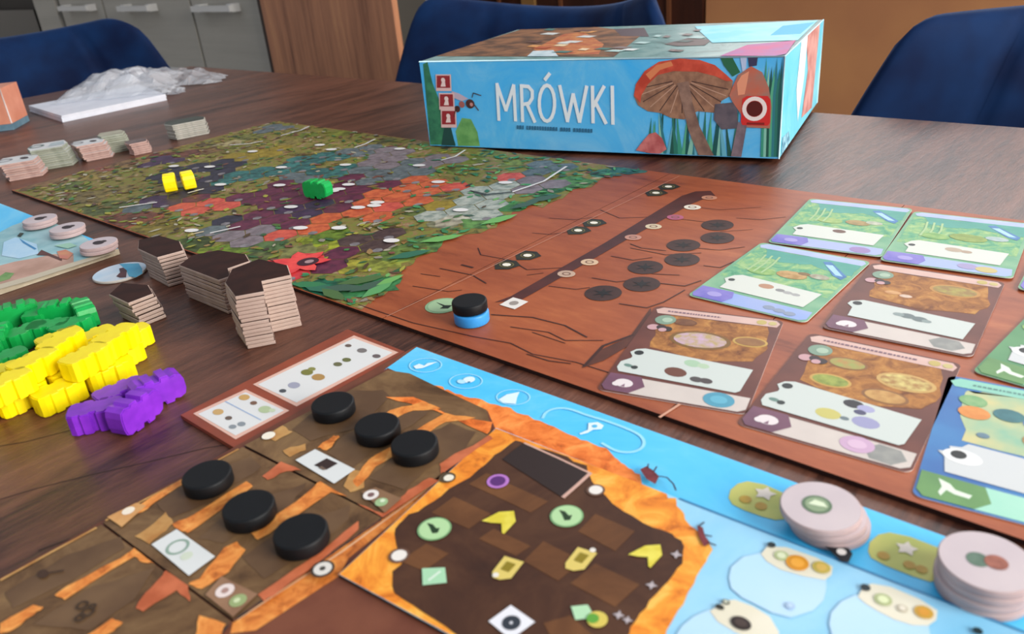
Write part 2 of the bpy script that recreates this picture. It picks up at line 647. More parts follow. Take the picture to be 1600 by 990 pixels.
def chair(base, facing, label, zt=0.815, width=0.46, corner=0.11, bow=0.015, taper=0.06):
    """shell chair; base = centre of the backrest's foot on the floor, facing = unit vector to its front"""
    fx = Vector(facing)
    sx = UZ.cross(fx)          # to the chair's left
    t = thing('dining_chair', base, label, 'chair', 'blue velvet dining chairs round the table')
    NU, NV = 48, 18
    z0 = 0.44

    def surf(u, v, side):
        top = zt + bow * (u * u - 0.35)
        e = max(0.0, (abs(u) - (1 - corner / (width / 2))) / (corner / (width / 2)))
        top -= corner * (1 - math.sqrt(max(0.0, 1 - e * e * 0.999))) * 0.9
        z = z0 + (top - z0) * v
        hw = width / 2 * (0.97 + 0.03 * (1 - v))
        tz = min(1.0, max(0.0, (z - 0.60) / (zt - 0.60)))
        hw -= taper * tz ** 1.4
        lean = 0.07 * v
        fwd = 0.13 * (u * u) - lean
        th = 0.030
        k = (1 - abs(u) ** 8) * (1 - (2 * v - 1) ** 10)
        th *= max(0.0, k) ** 0.5
        for s_ in (-0.52, 0.52):
            th *= 1 - 0.40 * math.exp(-((u - s_) / 0.018) ** 2)
        return base + sx * (hw * u) + fx * (fwd + th * side) + UZ * z
    mb = MB()
    verts, faces = [], []
    us = [-1 + 2 * i / NU for i in range(NU + 1)]
    vs = [0.5 - 0.5 * math.cos(math.pi * j / NV) for j in range(NV + 1)]
    us = [math.sin(u * math.pi / 2) * 0.35 + u * 0.65 for u in us]
    for side in (1, -1):
        o0 = len(verts)
        for v in vs:
            for u in us:
                verts.append(surf(u, v, side))
        for j in range(NV):
            for i in range(NU):
                q = [o0 + j * (NU + 1) + i, o0 + j * (NU + 1) + i + 1, o0 + (j + 1) * (NU + 1) + i + 1, o0 + (j + 1) * (NU + 1) + i]
                faces.append(q if side < 0 else q[::-1])
    mb.add(verts, faces, M_velvet, True)
    back = mb.build('backrest', t)
    for s_ in (-0.52, 0.52):
        mb = MB()
        mb.tube([surf(s_, v, 1) + fx * 0.0004 for v in [0.06 + 0.9 * k / 12 for k in range(13)]], 0.0012, M('#041634'), 6)
        mb.build('seam', back)
    # seat cushion
    mb = MB()
    prof = []
    for k in range(28):
        a = 2 * math.pi * k / 28
        ca_, sa_ = math.cos(a), math.sin(a)
        prof.append((abs(ca_) ** 0.5 * math.copysign(1, ca_), abs(sa_) ** 0.5 * math.copysign(1, sa_)))
    cs = base + fx * 0.24
    rings = [(0.90, 0.40), (1.0, 0.42), (1.0, 0.46), (0.93, 0.48), (0.5, 0.488)]
    verts, faces = [], []
    for s_, z in rings:
        for p in prof:
            verts.append(cs + sx * (p[0] * 0.225 * s_) + fx * (p[1] * 0.215 * s_) + UZ * z)
    n = len(prof)
    for k in range(len(rings) - 1):
        for i in range(n):
            j = (i + 1) % n
            faces.append([k * n + i, k * n + j, (k + 1) * n + j, (k + 1) * n + i])
    faces.append(list(range(n))[::-1])
    faces.append([(len(rings) - 1) * n + i for i in range(n)])
    mb.add(verts, faces, M_velvet, True)
    mb.build('seat', t)
    for p, q in ((1, 1), (1, -1), (-1, 1), (-1, -1)):
        mb = MB()
        mb.tube([cs + sx * (0.15 * p) + fx * (0.14 * q) + UZ * 0.41, cs + sx * (0.2 * p) + fx * (0.19 * q)], 0.014, M_black_metal, 10, 0.009)
        mb.build('leg', t)
    return t


bm_ = 1.03
pc = on_b(856, 40, bm_)
zt_mid = on_b(848, 17, bm_ + 0.05).z
chair(AB(pc.dot(E1), bm_, 0), -E2, 'blue velvet chair behind the game box', zt_mid + 0.018, 0.65, 0.05, 0.04, 0.08)
br_ = 0.93
aL = on_b(1290, 120, br_ - 0.05).dot(E1)
chair(AB(aL + 0.265, br_, 0), -E2, 'blue velvet chair in front of the brown wall, away from the box', on_b(1480, 3, br_ + 0.06).z, 0.54, 0.030, 0.0, 0.08)
al_ = TA0 - 0.15
bR = on_a(256, 80, al_ + 0.06).dot(E2)
chair(AB(al_, bR - 0.22, 0), E1, 'blue velvet chair at the table end by the plastic bag', on_a(190, 27, al_ - 0.05).z, 0.52, 0.06, 0.02, 0.07)

# ================================================================== MAIN GAME BOARD
HM = 0.0022
mc = P(18, 297, HM)                       # near left corner
md = (P(1487, 804, HM) - mc)
md.z = 0
md.normalize()
mp_ = UZ.cross(md)                        # towards the far edge
M_LEN, M_DEP = 1.02, (P(430, 189, HM) - mc).dot(mp_)
M_bark = wood_mat('board_bark_print', [(0.28, '#662b16'), (0.42, '#964a2a'), (0.58, '#aa5a34'), (0.75, '#c47644')],
                  math.atan2(md.y, md.x), 160, 16, 0.45, 0.3, 0.0, 4)
M_edge_dark = M('#2a0f09', None, rough=0.7)  # dark edge tone carries the board edge's shading and shadow
board = thing('game_board', mc - UZ * HM, 'large folding game board printed with a hexagon meadow and a brown bark half', 'game board')


def mbp(u, v, h=HM):
    return mc + md * u + mp_ * v + UZ * (h - HM)


fold = [0.0]
for px in ((614, 489), (1045, 641)):
    fold.append((P(px[0], px[1], HM) - mc).dot(md))
fold.append(M_LEN)
for k in range(3):
    g0 = 0.0002 if k else 0
    mb = MB()
    q = [mbp(fold[k] + g0, 0), mbp(fold[k + 1] - 0.0002, 0), mbp(fold[k + 1] - 0.0002, M_DEP), mbp(fold[k] + g0, M_DEP)]
    mb.prism([p - UZ * (HM - 0.0002) for p in q], UZ * (HM - 0.0002), M_edge_dark, M_bark)
    mb.build('board_panel', board)


def onmain(x, y):
    return P(x, y, HM)


def clip_main(w, margin=0.001):
    d = w - mc
    u = min(max(d.dot(md), margin), M_LEN - margin)
    v = min(max(d.dot(mp_), margin), M_DEP - margin)
    return mbp(u, v)


# --- printed meadow
leaf_cols = [M(c, rough=0.5) for c in ('#5e7026', '#7d8a2c', '#8f8f30', '#4c6a2c', '#3f7a40', '#6d5a2a', '#8a6a35', '#4f3a20', '#a5a03c', '#2f5c34', '#8d8678', '#6a4a3a', '#3a2f22', '#9a7a4a', '#b0a890', '#7a4a3c')]
leaf_cool = [M(c, rough=0.5) for c in ('#2f7a4c', '#3d8f58', '#5aa060', '#2a6b52', '#6fae5c', '#496b3a', '#3b5b4a')]
M_meadow = blotch_mat('meadow_print', [(0.30, '#26261a'), (0.39, '#5a5c26'), (0.46, '#86703a'), (0.52, '#70802e'), (0.58, '#93694c'), (0.65, '#a39c70'), (0.74, '#c4c0ac')], 70)
meadow_px = [(20, 298), (463, 455), (560, 487), (598, 462), (618, 436), (650, 402), (690, 378), (765, 356), (800, 332), (875, 312), (905, 293), (1000, 266), (960, 258), (660, 219), (430, 189)]
pr = Print(lambda x, y: clip_main(P(x, y, HM)))
pr.poly(wobble(meadow_px[2:13], 5, 5, 3, False) + [meadow_px[13], meadow_px[14], meadow_px[0], meadow_px[1]], M_meadow)
pr.build('meadow_print', board)

patches = [(110, 290, '#6a7a3a'), (70, 288, '#8a6a48'), (150, 275, '#a08a48'), (170, 262, '#9a5a4a'), (200, 255, '#8a6a48'), (130, 310, '#7a6a40'), (160, 325, '#5f6a3a'), (175, 300, '#8a7a44'), (215, 345, '#a05a3c'), (240, 355, '#8a7a30'), (195, 340, '#7a4a3a'),
           (330, 395, '#8aa02c'), (370, 390, '#7d9a30'), (300, 383, '#4a5a2a'), (420, 385, '#5f7a48'), (400, 405, '#6f7a44'), (500, 375, '#9aa82a'), (540, 385, '#a8b030'), (520, 368, '#6f8a2c'), (470, 393, '#8a8a50'), (560, 415, '#b0a83c'), (600, 410, '#98a040'), (630, 395, '#6f8a40'),
           (545, 450, '#3f8a50'), (590, 443, '#4a9058'), (500, 450, '#1f7a5a'), (650, 330, '#6a7a3c'), (690, 350, '#8a8a6a'), (705, 343, '#b8b098'), (660, 383, '#5f8a4a'), (722, 335, '#c8c4b0'), (745, 348, '#6a9a50'), (800, 322, '#4a8a48'), (850, 300, '#3f8048'), (895, 286, '#5a9050'), (945, 271, '#4a8068'), (980, 266, '#3f7468'),
           (880, 265, '#6a8a50'), (800, 255, '#8a9a44'), (740, 250, '#808a34'), (720, 265, '#7a8a3a'), (760, 240, '#8a9040'), (600, 220, '#6a6a3c'), (530, 208, '#8a9038'), (480, 212, '#7a8a3a'), (390, 215, '#7a7a40'), (360, 224, '#b8a878'), (330, 235, '#8a6a44'), (290, 240, '#7a4a3c'), (450, 225, '#98884a'), (320, 226, '#6a5a38'), (250, 245, '#7a4038'), (220, 256, '#9a7a4c')]
pr = Print(onmain, lift=0.00014)
prn = random.Random(8)
for (x, y, c_) in patches:
    w0 = P(x, y, HM)
    n_ = 16
    r0 = prn.uniform(0.013, 0.019) if x > 300 else prn.uniform(0.018, 0.026)
    pts3 = [clip_main(w0 + md * (math.cos(6.2832 * i / n_) * r0 * prn.uniform(0.6, 1.25)) + mp_ * (math.sin(6.2832 * i / n_) * r0 * 0.9 * prn.uniform(0.6, 1.25))) + UZ * 0.00022 for i in range(n_)]
    dk_ = '#%02x%02x%02x' % tuple(int(int(c_[i:i + 2], 16) * 0.62) for i in (1, 3, 5))
    pr.poly3(pts3, M(c_, dk_, 160, 0.5, 0.25, detail=6))
    pr.build('meadow_patch', board)

# coloured hexagon fields: nearest colour sample decides the field's colour
S_ = 0.0135
samples = [
    # (x, y, key)
    (300, 262, 'navy'), (255, 278, 'navy'), (335, 278, 'navy'), (300, 300, 'navy'), (245, 255, 'violet'), (345, 255, 'navy'), (225, 265, 'g'),
    (400, 240, 'ochre'), (430, 236, 'ochre'), (370, 245, 'ochre'), (350, 225, 'g'),
    (400, 275, 'teal'), (440, 268, 'teal'), (480, 250, 'teal'), (530, 245, 'teal'), (540, 265, 'teal'), (500, 268, 'teal'), (560, 235, 'slate'), (365, 280, 'teal'), (470, 278, 'slate'),
    (620, 238, 'mauve'), (600, 255, 'mauve'), (650, 255, 'slate'), (590, 278, 'slate'), (570, 262, 'slate'), (680, 250, 'mauve'), (640, 270, 'slate'),
    (430, 298, 'plum'), (390, 308, 'plum'), (470, 295, 'plum'), (550, 285, 'plum'), (580, 292, 'plum'), (430, 320, 'plum'), (400, 340, 'plum'), (470, 330, 'violet'), (450, 345, 'plum'), (520, 300, 'plum'), (540, 312, 'plum'),
    (650, 292, 'orange'), (690, 285, 'orange'), (620, 300, 'orange'), (720, 290, 'coral'), (580, 325, 'orange'), (540, 338, 'orange'), (510, 345, 'orange'), (620, 320, 'coral'), (600, 335, 'orange'),
    (285, 328, 'coral'), (335, 322, 'coral'), (310, 345, 'g'), (250, 335, 'g'), (350, 350, 'navy'), (330, 360, 'slate'),
    (450, 360, 'coral'), (280, 310, 'plum'), (240, 318, 'violet'), (210, 325, 'slate'), (370, 365, 'mauve'), (410, 368, 'mauve'),
    (600, 372, 'umber'), (575, 380, 'umber'), (625, 365, 'umber'), (440, 200, 'slate'), (460, 196, 'slate'), (780, 298, 'pale'), (760, 310, 'pale'), (800, 285, 'pale'), (735, 335, 'pale'), (700, 320, 'ochre'), (770, 280, 'g'),
    (840, 285, 'mauve'), (820, 275, 'coral'), (860, 265, 'slate'), (690, 340, 'pale'), (480, 415, 'red'), (505, 412, 'plum'), (455, 412, 'red'),
    (150, 300, 'g'), (100, 290, 'g'), (200, 290, 'g'), (180, 330, 'g'), (250, 380, 'g'), (350, 395, 'g'), (520, 370, 'g'), (560, 420, 'g'), (480, 380, 'g'), (400, 385, 'g'), (650, 340, 'g'), (660, 380, 'g'), (720, 350, 'g'),
    (880, 300, 'g'), (900, 270, 'g'), (950, 265, 'g'), (720, 240, 'g'), (760, 255, 'g'), (690, 235, 'g'), (740, 270, 'g'), (500, 215, 'g'), (550, 215, 'g'), (380, 205, 'g'), (320, 230, 'g'), (270, 235, 'g'), (200, 245, 'g'), (160, 265, 'g'),
    (420, 215, 'g'), (600, 215, 'g'), (650, 310, 'orange'), (560, 350, 'g'), (640, 355, 'g'), (520, 440, 'g'), (210, 270, 'g'), (230, 300, 'g')]
hexcol = {'navy': ('#23222f', '#333043'), 'violet': ('#33213c', '#4a3050'), 'ochre': ('#7d6a1c', '#a08a2c'), 'teal': ('#1f4a4b', '#3a7a74'),
          'slate': ('#4c585c', '#6f7a7c'), 'mauve': ('#6f6468', '#8c7f84'), 'plum': ('#4d1a35', '#6c2a44'), 'orange': ('#b1492c', '#d4693c'),
          'coral': ('#b8443a', '#d8604a'), 'umber': ('#3c2a2a', '#54403c'), 'pale': ('#7d8a80', '#b4b8ac'), 'red': ('#c42f3a', '#e04a48')}
hexmat = {k: M(a, b, 180, 0.5, 0.35, detail=5) for k, (a, b) in hexcol.items()}
pr = Print(onmain)
rim = MB()
lt = M('#8d878a', '#6f6a6c', 150)
hexes = []
rows = int(M_DEP / (S_ * 1.5)) + 1
for r in range(rows):
    for k in range(60):
        u = 0.012 + k * S_ * 1.732 + (r % 2) * S_ * 0.866
        v = 0.012 + r * S_ * 1.5
        if v > M_DEP - 0.01 or u > 0.75:
            continue
        w = mbp(u, v)
        px = project(w)
        if not inside(px, meadow_px):
            continue
        # compare in board space
        best = min(samples, key=lambda s_: (P(s_[0], s_[1], HM) - w).length)
        if best[2] == 'g' or (P(best[0], best[1], HM) - w).length > S_ * 1.6:
            continue
        hexes.append((w, best[2]))
for w, k in hexes:
    ring_ = [w + md * (S_ * 0.97 * math.sin(math.pi / 3 * i)) + mp_ * (S_ * 0.97 * math.cos(math.pi / 3 * i)) + UZ * 0.0002 for i in range(6)]
    pr.poly3([clip_main(p) + UZ * 0.00034 for p in ring_], hexmat[k])
    if random.random() < 0.45:
        pr.poly3([w + md * (S_ * (0.5 + 0.28 * math.sin(math.pi / 3 * i))) + mp_ * (S_ * (-0.42 + 0.28 * math.cos(math.pi / 3 * i))) + UZ * 0.00043 for i in range(6)], lt)
    pr.build('hexagon_field', board)

# leaves painted over the free ground
pr = Print(onmain)
rnd = random.Random(11)


def leaf(pr, w, a, L, wd_, m, z):
    d = Vector((math.cos(a), math.sin(a), 0))
    q = Vector((-d.y, d.x, 0))
    pts = [w - d * L * 0.5, w - d * L * 0.1 + q * wd_ * 0.5, w + d * L * 0.25 + q * wd_ * 0.36, w + d * L * 0.5, w + d * L * 0.25 - q * wd_ * 0.36, w - d * L * 0.1 - q * wd_ * 0.5]
    pr.poly3([clip_main(p) + UZ * z for p in pts], m)


n = 0
while n < 1900:
    u, v = rnd.uniform(0.002, 0.75), rnd.uniform(0.002, M_DEP - 0.002)
    w = mbp(u, v)
    px = project(w)
    if not inside(px, meadow_px):
        continue
    n += 1
    if any((w - h[0]).length < S_ * 0.85 for h in hexes) and rnd.random() < 0.93:
        continue
    cool = px[0] > 640 or px[1] > 425
    m = rnd.choice(leaf_cool if (cool and rnd.random() < 0.75) else leaf_cols)
    leaf(pr, w, rnd.uniform(0, 6.28), rnd.uniform(0.004, 0.012), rnd.uniform(0.002, 0.005), m, 0.00052 + 0.00000025 * n)
# big fronds hanging over the bark half and the red flower
for (x, y, a, L) in ((500, 452, -0.6, 0.03), (520, 462, -0.9, 0.026), (540, 452, -0.3, 0.028), (583, 448, 0.5, 0.03), (590, 455, 0.9, 0.026), (565, 440, 0.2, 0.03), (480, 447, -0.2, 0.026), (610, 440, 0.7, 0.02), (640, 400, 0.3, 0.03), (690, 375, 0.2, 0.03), (780, 345, 0.5, 0.03), (850, 312, 0.3, 0.03), (820, 322, 0.5, 0.026)):
    leaf(pr, P(x, y, HM), a, L, L * 0.36, rnd.choice(leaf_cool), 0.00105 + 0.00000025 * x)
for i in range(7):
    a = i * 0.9
    leaf(pr, P(468, 413, HM) + Vector((math.cos(a), math.sin(a), 0)) * 0.010, a, 0.022, 0.011, M('#d8343c', '#f0504a', 120), 0.00135 + 0.00001 * i)
pr.lift = 0.0016
pr.disc((482, 412), 0.007, M('#3a1626'))
pr.disc((484, 412), 0.003, M('#a88a8c'), 1)
pr.build('foliage_print', board)['kind'] = 'stuff'

# small pale value labels and white twig strokes between the fields
pr = Print(onmain, lift=0.0012)
white = M('#e8e4e0')
for (x, y) in ((272, 261), (328, 262), (345, 290), (437, 291), (455, 325), (545, 290), (500, 228), (518, 235), (625, 234), (540, 259), (440, 263), (590, 318), (585, 323), (685, 286), (655, 260), (720, 330), (560, 326), (530, 297), (395, 238), (520, 300), (470, 358), (530, 358), (300, 362), (790, 287), (612, 378)):
    pr.disc((x, y), 0.0062, white, 0, 0.6, 14, 0.3)
    pr.build('field_label', board)
for pts, m in ((((188, 326), (215, 322), (245, 318)), white), (((330, 366), (375, 356)), white), (((295, 303), (318, 297)), white), (((440, 213), (470, 205), (483, 199)), white),
               (((555, 232), (572, 226), (586, 219)), white), (((690, 252), (712, 246), (727, 236)), white), (((770, 305), (800, 302), (830, 292), (850, 285), (885, 262)), white), (((360, 228), (390, 226), (410, 222)), white), (((735, 300), (760, 306), (800, 302)), M('#2a2a26')), (((300, 368), (318, 364)), M('#d8c09a'))):
    pr.line(pts, 0.0022, m)
    pr.build('twig_print', board)

# --- printed bark half: track, spaces, folds and cracks
q = Z(560, 260, 2.353)
pr = Print(onmain, lift=0.00015)
pr.q = q
dk = M('#421812', '#52211a', 60)
pr.poly([(560, 478), (900, 285), (1190, 108), (1240, 92), (1295, 90), (1312, 108), (1270, 120), (1225, 138), (1000, 262), (760, 400), (640, 468), (600, 490), (500, 500)], dk)
pr.build('track_print', board)
pr = Print(onmain, lift=0.00017)
pr.q = q
crack = M('#3a150d')
for pts, w_ in ((((0, 508), (200, 575), (420, 625), (560, 650), (640, 690), (800, 720), (960, 770)), 0.0007), (((490, 545), (640, 555), (760, 585), (840, 628)), 0.0010), (((300, 375), (420, 400), (470, 430)), 0.0009),
                (((440, 300), (450, 325), (560, 345), (620, 380), (760, 372)), 0.0007), (((890, 160), (960, 190), (1100, 185)), 0.0006), (((1000, 300), (1130, 325), (1260, 318)), 0.0007), (((1110, 430), (1200, 440), (1260, 420)), 0.0009),
                (((1150, 190), (1280, 205)), 0.0006), (((830, 735), (900, 660), (1010, 620), (1060, 560)), 0.0016), (((1080, 395), (1180, 400)), 0.0008), (((620, 400), (680, 392)), 0.0007), (((380, 362), (420, 372)), 0.0018), (((640, 610), (760, 650)), 0.0006),
                (((1000, 285), (1040, 300), (1130, 310)), 0.0008), (((1200, 145), (1330, 160), (1480, 150)), 0.0005), (((1330, 240), (1450, 232)), 0.0005), (((700, 190), (790, 196), (880, 186)), 0.0006), (((640, 245), (700, 250), (790, 240)), 0.0006), (((930, 330), (1010, 345), (1080, 335)), 0.0008), (((860, 410), (950, 425), (1000, 418)), 0.0008), (((960, 505), (1060, 520), (1120, 500), (1200, 455)), 0.0009), (((700, 440), (800, 452), (850, 445)), 0.0007), (((1240, 300), (1330, 308), (1420, 296)), 0.0007), (((1270, 365), (1330, 372), (1380, 350)), 0.0008), (((200, 440), (330, 460), (380, 455)), 0.0007), (((230, 395), (300, 405)), 0.0007), (((1390, 190), (1480, 196), (1570, 186)), 0.0006), (((560, 590), (700, 610), (760, 640), (900, 640)), 0.0007), (((620, 690), (700, 715), (780, 725)), 0.0008)):
    pr.line(pts, w_, crack)
    pr.build('bark_crack', board)
pr.poly([(820, 742), (880, 680), (1000, 625), (1075, 520), (1080, 560), (1010, 650), (900, 715)], M('#4a2215', '#5c2c1c', 90))
pr.build('bark_hollow', board)
foldm = M('#c98e74')
pr.line([(105, 552), (700, 268), (1180, 36)], 0.0006, foldm, 1)
pr.build('fold_line', board)
pr.q = None
pr.line([(1031, 652), (1062, 632)], 0.0012, M('#d8a084'), 1)
pr.build('fold_line', board)
pr = Print(onmain, lift=0.00022)
pr.q = q
for p in ((900, 466), (1042, 433), (1055, 371), (1190, 343), (1195, 290), (1320, 263), (1320, 216)):
    pr.disc(p, 0.0101, M('#331811', '#3f2018', 200), 0, 1, 28)
    pr.star(p, 0.0062, 0.0022, 6, M('#0a0505'), 1)
    pr.build('disc_space', board)
pr = Print(onmain, lift=0.00022)
pr.q = q
for p, p2 in (((545, 362), (622, 328)), ((808, 236), (866, 208)), ((1094, 98), (1140, 75))):
    for c_ in (p, p2):
        pr.star(c_, 0.0090, 0.0078, 3, M('#1d1a10', '#2c2814', 200), 0, 0.4)
        pr.ring(c_, 0.0050, 0.0010, M('#6a6236'), 1, 0.8)
        pr.disc(c_, 0.0030, M('#f0ead8'), 1, 0.8, 8)
        pr.build('track_symbol', board)
pr.star((572, 504), 0.0078, 0.0056, 4, M('#e8e2da'), 1, 0.78)
pr.disc((572, 504), 0.0026, M('#9a9088'), 2)
pr.build('track_symbol', board)
for p, r, c_ in (((765, 396), 0.0056, '#c2a48e'), ((850, 353), 0.0056, '#d8b896'), ((1010, 262), 0.0056, '#c08a78'), ((1085, 222), 0.0056, '#d6c4a4'), ((1165, 188), 0.0058, '#b05a78'), ((1228, 151), 0.0060, '#e6dccb'), ((1290, 116), 0.0056, '#c08468')):
    pr.disc(p, r, M(c_), 1, 0.85, 14)
    pr.ring(p, r * 0.5, 0.0009, M('#7a5648'), 2, 0.8, 12)
    pr.build('track_symbol', board)
pr.disc((310, 512), 0.0098, M('#8fb488'), 0, 1, 24)
pr.disc((310, 512), 0.0082, M('#a8c89c'), 1, 1, 24)
pr.poly([(285, 500), (318, 512), (345, 512), (330, 524), (300, 524), (312, 516)], M('#16281c'), 2)
pr.build('track_symbol', board)

# ================================================================== PLAYER BOARD
HP, HT = 0.0026, 0.0040
pc0 = P(650, 540, HP)
pd = P(1560, 866, HP) - pc0
pd.normalize()
pq = -UZ.cross(pd)                        # from the far edge towards the camera
M_sky = blotch_mat('sky_print', [(0.3, '#36bcf8'), (0.5, '#54c9fa'), (0.7, '#86d8fa')], 9, 0.4, 0.4)
M_sky2 = blotch_mat('pale_sky_print', [(0.3, '#7ec9ee'), (0.5, '#93d0f0'), (0.7, '#a6daf3')], 12, 0.4, 0.4)
M_orange = blotch_mat('clay_print', [(0.30, '#b0581c'), (0.42, '#e8862a'), (0.55, '#f6a43a'), (0.68, '#ffc25c')], 75, 0.45, 0.25)
M_clay = blotch_mat('red_clay_print', [(0.30, '#a24818'), (0.43, '#e2722c'), (0.58, '#f88f42'), (0.72, '#ffb060')], 90, 0.45, 0.25)
M_tunnel = blotch_mat('tunnel_print', [(0.32, '#4a3320'), (0.45, '#6b4f33'), (0.58, '#7d6040'), (0.72, '#8f7048')], 30, 0.45, 0.25)
M_soil = blotch_mat('soil_print', [(0.3, '#3a231a'), (0.5, '#4a2e20'), (0.7, '#5a3b28')], 28, 0.45, 0.25)
M_soil2 = blotch_mat('light_soil_print', [(0.3, '#563621'), (0.5, '#664126'), (0.7, '#774e2e')], 28, 0.45, 0.25)
M_pb_edge = M('#1d1a1c', '#4a2c20', 300, 0.7)
M_ridge = blotch_mat('ridge_print', [(0.32, '#a85a26'), (0.45, '#d87e38'), (0.58, '#ea9a4c'), (0.7, '#f4b264')], 120, 0.45, 0.25)
player = thing('player_board', pc0 - UZ * HP, 'big player board with blue sky strip, orange ant nest and brown tunnels', 'player board')


def pbp(u, v, h):
    w = pc0 + pd * u + pq * v
    return Vector((w.x, w.y, T + h))


mb = MB()
mb.prism([pbp(0, 0, 0.0002), pbp(0.44, 0, 0.0002), pbp(0.44, 0.40, 0.0002), pbp(0, 0.40, 0.0002)], UZ * (HP - 0.0002), M_pb_edge, M('#6a3826', '#7a4630', 60))
mb.build('base_sheet', player)


def rad(p, w, h=HT):
    return 0.5 * (P(p[0] - w / 2, p[1], h) - P(p[0] + w / 2, p[1], h)).length


def on_hp(x, y):
    return P(x, y, HP)


def on_ht(x, y):
    return P(x, y, HT)


def panel(name, pts, mtop):
    mb = MB()
    base = [P(x, y, HT) - UZ * (HT - HP - 0.00002) for x, y in pts]
    mb.prism(base, UZ * (HT - HP - 0.00002), M_pb_edge, mtop)
    return mb.build(name, player)


tunA = panel('tunnel_panel', [(382, 695), (606, 578), (640, 583), (700, 612), (760, 640), (771, 682), (598, 806)], M_tunnel)
tunB = panel('tunnel_panel', [(379, 698), (596, 808), (364, 967), (161, 816)], M_tunnel)
tunC = panel('tunnel_panel', [(158, 819), (361, 970), (330, 1000), (250, 1060), (-120, 1060), (-120, 973), (0, 905)], M_tunnel)
nest = panel('nest_panel', [(775, 668), (1057, 777), (1640, 1004), (1500, 1090), (900, 1090), (701, 991), (529, 897)], M_sky2)

# blue sky strip along the far edge
pr = Print(lambda x, y: P(x, y, HP), lift=0.00005)
pr.poly([(600, 578), (651, 542), (1100, 702), (1700, 918), (1700, 1030), (1057, 779), (900, 720), (760, 660)], M_sky)
pr.build('sky_print', player)
# orange cliff between sky strip and nest
pr = Print(on_hp, lift=0.0001)
edge = [(605, 576), (634, 588), (684, 603), (705, 611), (742, 622), (774, 632), (802, 641), (844, 657), (900, 682), (947, 700), (970, 723), (1000, 741)]
pr.poly(wobble(edge, 2.0, 5, 5, False) + [(1003, 756), (840, 700), (760, 700), (560, 640), (590, 590)], M_clay)
pr.build('cliff_print', player)
pr = Print(on_hp, lift=0.0001)
pr.poly([(-200, 1060), (-200, 1016), (-60, 938), (381, 697), (606, 575), (762, 642), (774, 670), (530, 902), (701, 995), (800, 1050), (330, 1060)], M('#6a3826', '#7a4630', 60))
pr.build('ground_print', player)
# dark worm holes printed on the clay
pr = Print(on_hp, lift=0.0003)
pr.q = Z(600, 530, 5.333)
for pts in ([(210, 440), (260, 420), (330, 450), (300, 490), (240, 470)], [(560, 540), (620, 530), (660, 570), (700, 590), (670, 630), (620, 590), (575, 570)]):
    pr.poly(pts, M('#a8511c'))
    pr.build('clay_mark', player)

# symbols in ovals on the sky strip
pr = Print(on_hp, lift=0.0003)
ringm = M('#9be0fa')
wsym = M('#dff3fb')
for (x, y), w, sh in (((665, 571), 54, 0), ((728, 596), 55, 1), ((802, 621), 56, 2)):
    r = rad((x, y), w, HP)
    pr.ring((x, y), r, r * 0.09, ringm, 0, 0.80, 28, 0.25)
    if sh == 0:
        pr.poly([(646, 573), (655, 569), (663, 572), (668, 568), (684, 566), (668, 573), (660, 576), (650, 577)], wsym, 1)
    elif sh == 1:
        pr.disc((733, 594), r * 0.34, wsym, 1)
        pr.disc((721, 597), r * 0.28, M('#b9e6f7'), 1, 0.7)
        pr.disc((733, 598), r * 0.08, M('#4a8aa8'), 2)
    else:
        pr.poly([(779, 625), (792, 617), (812, 613), (808, 622), (806, 632), (786, 630)], wsym, 1)
    pr.build('sky_symbol', player)
q = Z(840, 610, 5.21)
cap = [q(*p) for p in ((40, 230), (70, 175), (150, 145), (260, 150), (400, 205), (560, 250), (720, 310), (830, 360), (875, 420), (850, 480), (760, 510), (640, 500), (520, 430))]
def smooth(pts, it=3):
    for _ in range(it):
        out = [pts[0]]
        for a_, b_ in zip(pts[:-1], pts[1:]):
            out += [(a_[0] * 0.75 + b_[0] * 0.25, a_[1] * 0.75 + b_[1] * 0.25), (a_[0] * 0.25 + b_[0] * 0.75, a_[1] * 0.25 + b_[1] * 0.75)]
        pts = out + [pts[-1]]
    return pts


pr.line(smooth(cap, 2), 0.0013, ringm, 0, False, 0.0)
pr.build('sky_symbol', player)
pr.q = q
pr.poly([(415, 270), (490, 262), (540, 290), (520, 320), (450, 325), (410, 350), (350, 365), (340, 355), (410, 325)], wsym, 1)
pr.disc((465, 297), 0.0011, M('#4cb8e6'), 2)
pr.build('question_mark', player)

# --- tunnels (drawn in the pixel frames of two close-ups)
M_tan = M('#c79a5c', '#b07a3e', 120)
M_red = M('#cc7048', '#b25832', 120)


def tunnel_piece(name, pts, m, zf, w_=0, amp=5.0, lay=0):
    pr = Print(on_ht, lift=0.00012)
    pr.q = zf
    pr.poly(wobble(pts, amp, 3, len(pts) * 7 + int(pts[0][0])), m, lay)
    return pr.build(name, player)


